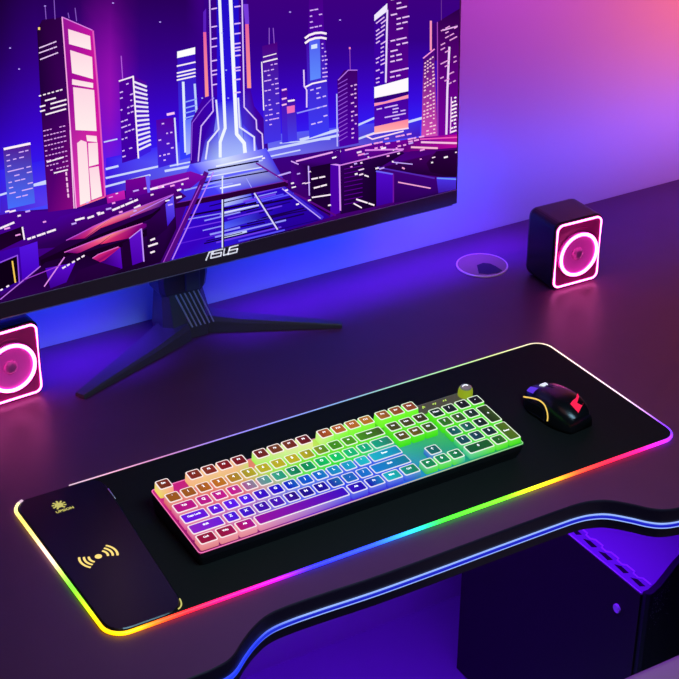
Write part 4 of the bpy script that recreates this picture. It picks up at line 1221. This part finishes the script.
bm = bmesh.new()
face = [Vector((x, y - 0.011, 0)) for x, y in case_outline(0.0, 0.0)][:5]
for k in range(70):
    q = rnd.random() * 2.6
    a, b = face[int(q)], face[int(q) + 1]
    p = a + (b - a) * (q - int(q))
    n_ = Vector((b.y - a.y, a.x - b.x, 0)).normalized()
    z = PH_ - 0.008 - abs(rnd.gauss(0, 0.03))
    lathe(bm, [(0.0006, -0.0002), (0.0006, 0.0004)], 6, 0, Matrix.Translation((p.x, p.y, z)) @ n_.to_track_quat('Z', 'Y').to_matrix().to_4x4())
o = link('perforation', bm, mat('perforation_fleck', (0.30, 0.26, 0.34, 1), 0.4), fp)
o['kind'] = 'stuff'

# ----------------------------------------------------------------- chair at the lower right corner
SZ = -0.278
ch = thing('chair', 'padded chair seat showing at the lower corner in front of the computer tower', 'chair', (0.815, -0.322, FLOOR))
bm = bmesh.new()
def seat_ring(ins, z, r):
    return [(x, y, z) for x, y in rrect(-0.245 + ins, -0.235 + ins, 0.245 - ins, 0.235 - ins, r, 8)]
h0 = SZ - FLOOR
rings_to_mesh(bm, [seat_ring(0.02, h0 - 0.065, 0.08), seat_ring(0.003, h0 - 0.050, 0.09), seat_ring(0.0, h0 - 0.026, 0.09), seat_ring(0.006, h0 - 0.008, 0.09), seat_ring(0.020, h0, 0.08), seat_ring(0.08, h0 + 0.003, 0.06)], True, True, True)
link('seat', bm, M['seat'], ch, True)
bm = bmesh.new(); lathe(bm, [(0.028, 0.06), (0.028, 0.2), (0.02, 0.2), (0.02, h0 - 0.05)], 24); link('post', bm, M['chair_metal'], ch)
for k in range(5):
    a = 2 * math.pi * k / 5 + 0.3
    bm = bmesh.new()
    tube(bm, [(0.02 * math.cos(a), 0.02 * math.sin(a), 0.085), (0.24 * math.cos(a), 0.24 * math.sin(a), 0.062)], 0.014, 8)
    lg = link('leg', bm, M['chair_metal'], ch)
    bm = bmesh.new()
    lathe(bm, [(0.026, -0.012), (0.028, -0.008), (0.028, 0.008), (0.026, 0.012)], 20, 0, Matrix.Translation((0.24 * math.cos(a), 0.24 * math.sin(a), 0.028)) @ Matrix.Rotation(a + math.pi / 2, 4, 'Z') @ Matrix.Rotation(math.pi / 2, 4, 'Y'))
    link('caster', bm, M['black'], lg)

# ----------------------------------------------------------------- light
def area(name, loc, target, sx, sy, col, power, spread=180):
    l = bpy.data.lights.new(name, 'AREA')
    l.shape = 'RECTANGLE'
    l.size, l.size_y = sx, sy
    l.color = col
    l.energy = power
    l.spread = math.radians(spread)
    o = bpy.data.objects.new(name, l)
    COL.objects.link(o)
    o.location = loc
    d = Vector(target) - Vector(loc)
    o.rotation_euler = d.to_track_quat('-Z', 'Y').to_euler()
    return o
def spot(name, loc, target, col, power, angle, blend=1.0, radius=0.05):
    l = bpy.data.lights.new(name, 'SPOT')
    l.color = col
    l.energy = power
    l.spot_size = math.radians(angle)
    l.spot_blend = blend
    l.shadow_soft_size = radius
    o = bpy.data.objects.new(name, l)
    COL.objects.link(o)
    o.location = loc
    d = Vector(target) - Vector(loc)
    o.rotation_euler = d.to_track_quat('-Z', 'Y').to_euler()
    return o

# blue strip on the back of the monitor, facing the wall
area('monitor_backlight', (0.07, 0.53, 0.11), (0.07, 0.70, 0.03), 0.46, 0.05, (0.0, 0.045, 1.0), 0.55)
area('monitor_backlight_right', (0.69, 0.53, 0.11), (0.69, 0.70, 0.03), 0.52, 0.05, (0.0, 0.045, 1.0), 0.5)
# blue washer along the wall right of the monitor
area('wall_washer', (1.10, 0.44, 0.10), (1.10, WALL_Y, 0.13), 0.9, 0.06, (0.0, 0.095, 1.0), 0.675, 120)
# violet strip under the rear of the monitor, shining straight down on the desk
area('rear_strip_left', (0.07, 0.565, 0.14), (0.07, 0.565, 0.0), 0.46, 0.05, (0.0867, 0.0, 1.0), 0.80, 70)
area('rear_strip', (0.71, 0.565, 0.14), (0.71, 0.565, 0.0), 0.56, 0.05, (0.0867, 0.0, 1.0), 0.95, 70)
area('rear_fill_right', (1.25, 0.54, 0.30), (1.25, 0.52, 0.0), 0.5, 0.05, (0.0593, 0.0, 1.0), 0.337, 80)  # extra unseen fill right of the monitor, added to tint the desk there
# pink lamp above the desk, washing the upper wall
area('pink_lamp', (1.52, -0.20, 0.52), (1.48, WALL_Y, 0.38), 0.3, 0.15, (1.0, 0.17, 0.08), 1.5, 60)
area('rose_fill', (1.00, 0.05, 0.75), (0.95, WALL_Y, 0.48), 0.3, 0.2, (0.95, 0.10, 1.0), 0.95, 85)  # second fill without a fixture, added to spread the pink further left
# reddish fill from the upper left, no fixture, added to tint the desk
area('room_fill', (-0.3, -0.3, 1.5), (0.3, 0.3, 0), 0.8, 0.8, (0.72, 0.24, 0.22), 1.9)
# unseen fill added over the desk front to brighten it
area('front_fill', (0.35, -0.60, 0.95), (0.35, -0.08, 0), 0.8, 0.3, (0.42, 0.78, 1.0), 1.85, 62)
# violet glow below the desk
area('under_desk_light', (0.55, 0.36, -0.06), (0.60, 0.40, FLOOR), 0.9, 0.25, (0.1412, 0.005, 1.0), 3.8, 140)

w = bpy.data.worlds.new('world')
scene.world = w
w.use_nodes = True
w.node_tree.nodes['Background'].inputs['Color'].default_value = (0.03, 0.02, 0.10, 1)
w.node_tree.nodes['Background'].inputs['Strength'].default_value = 0.05
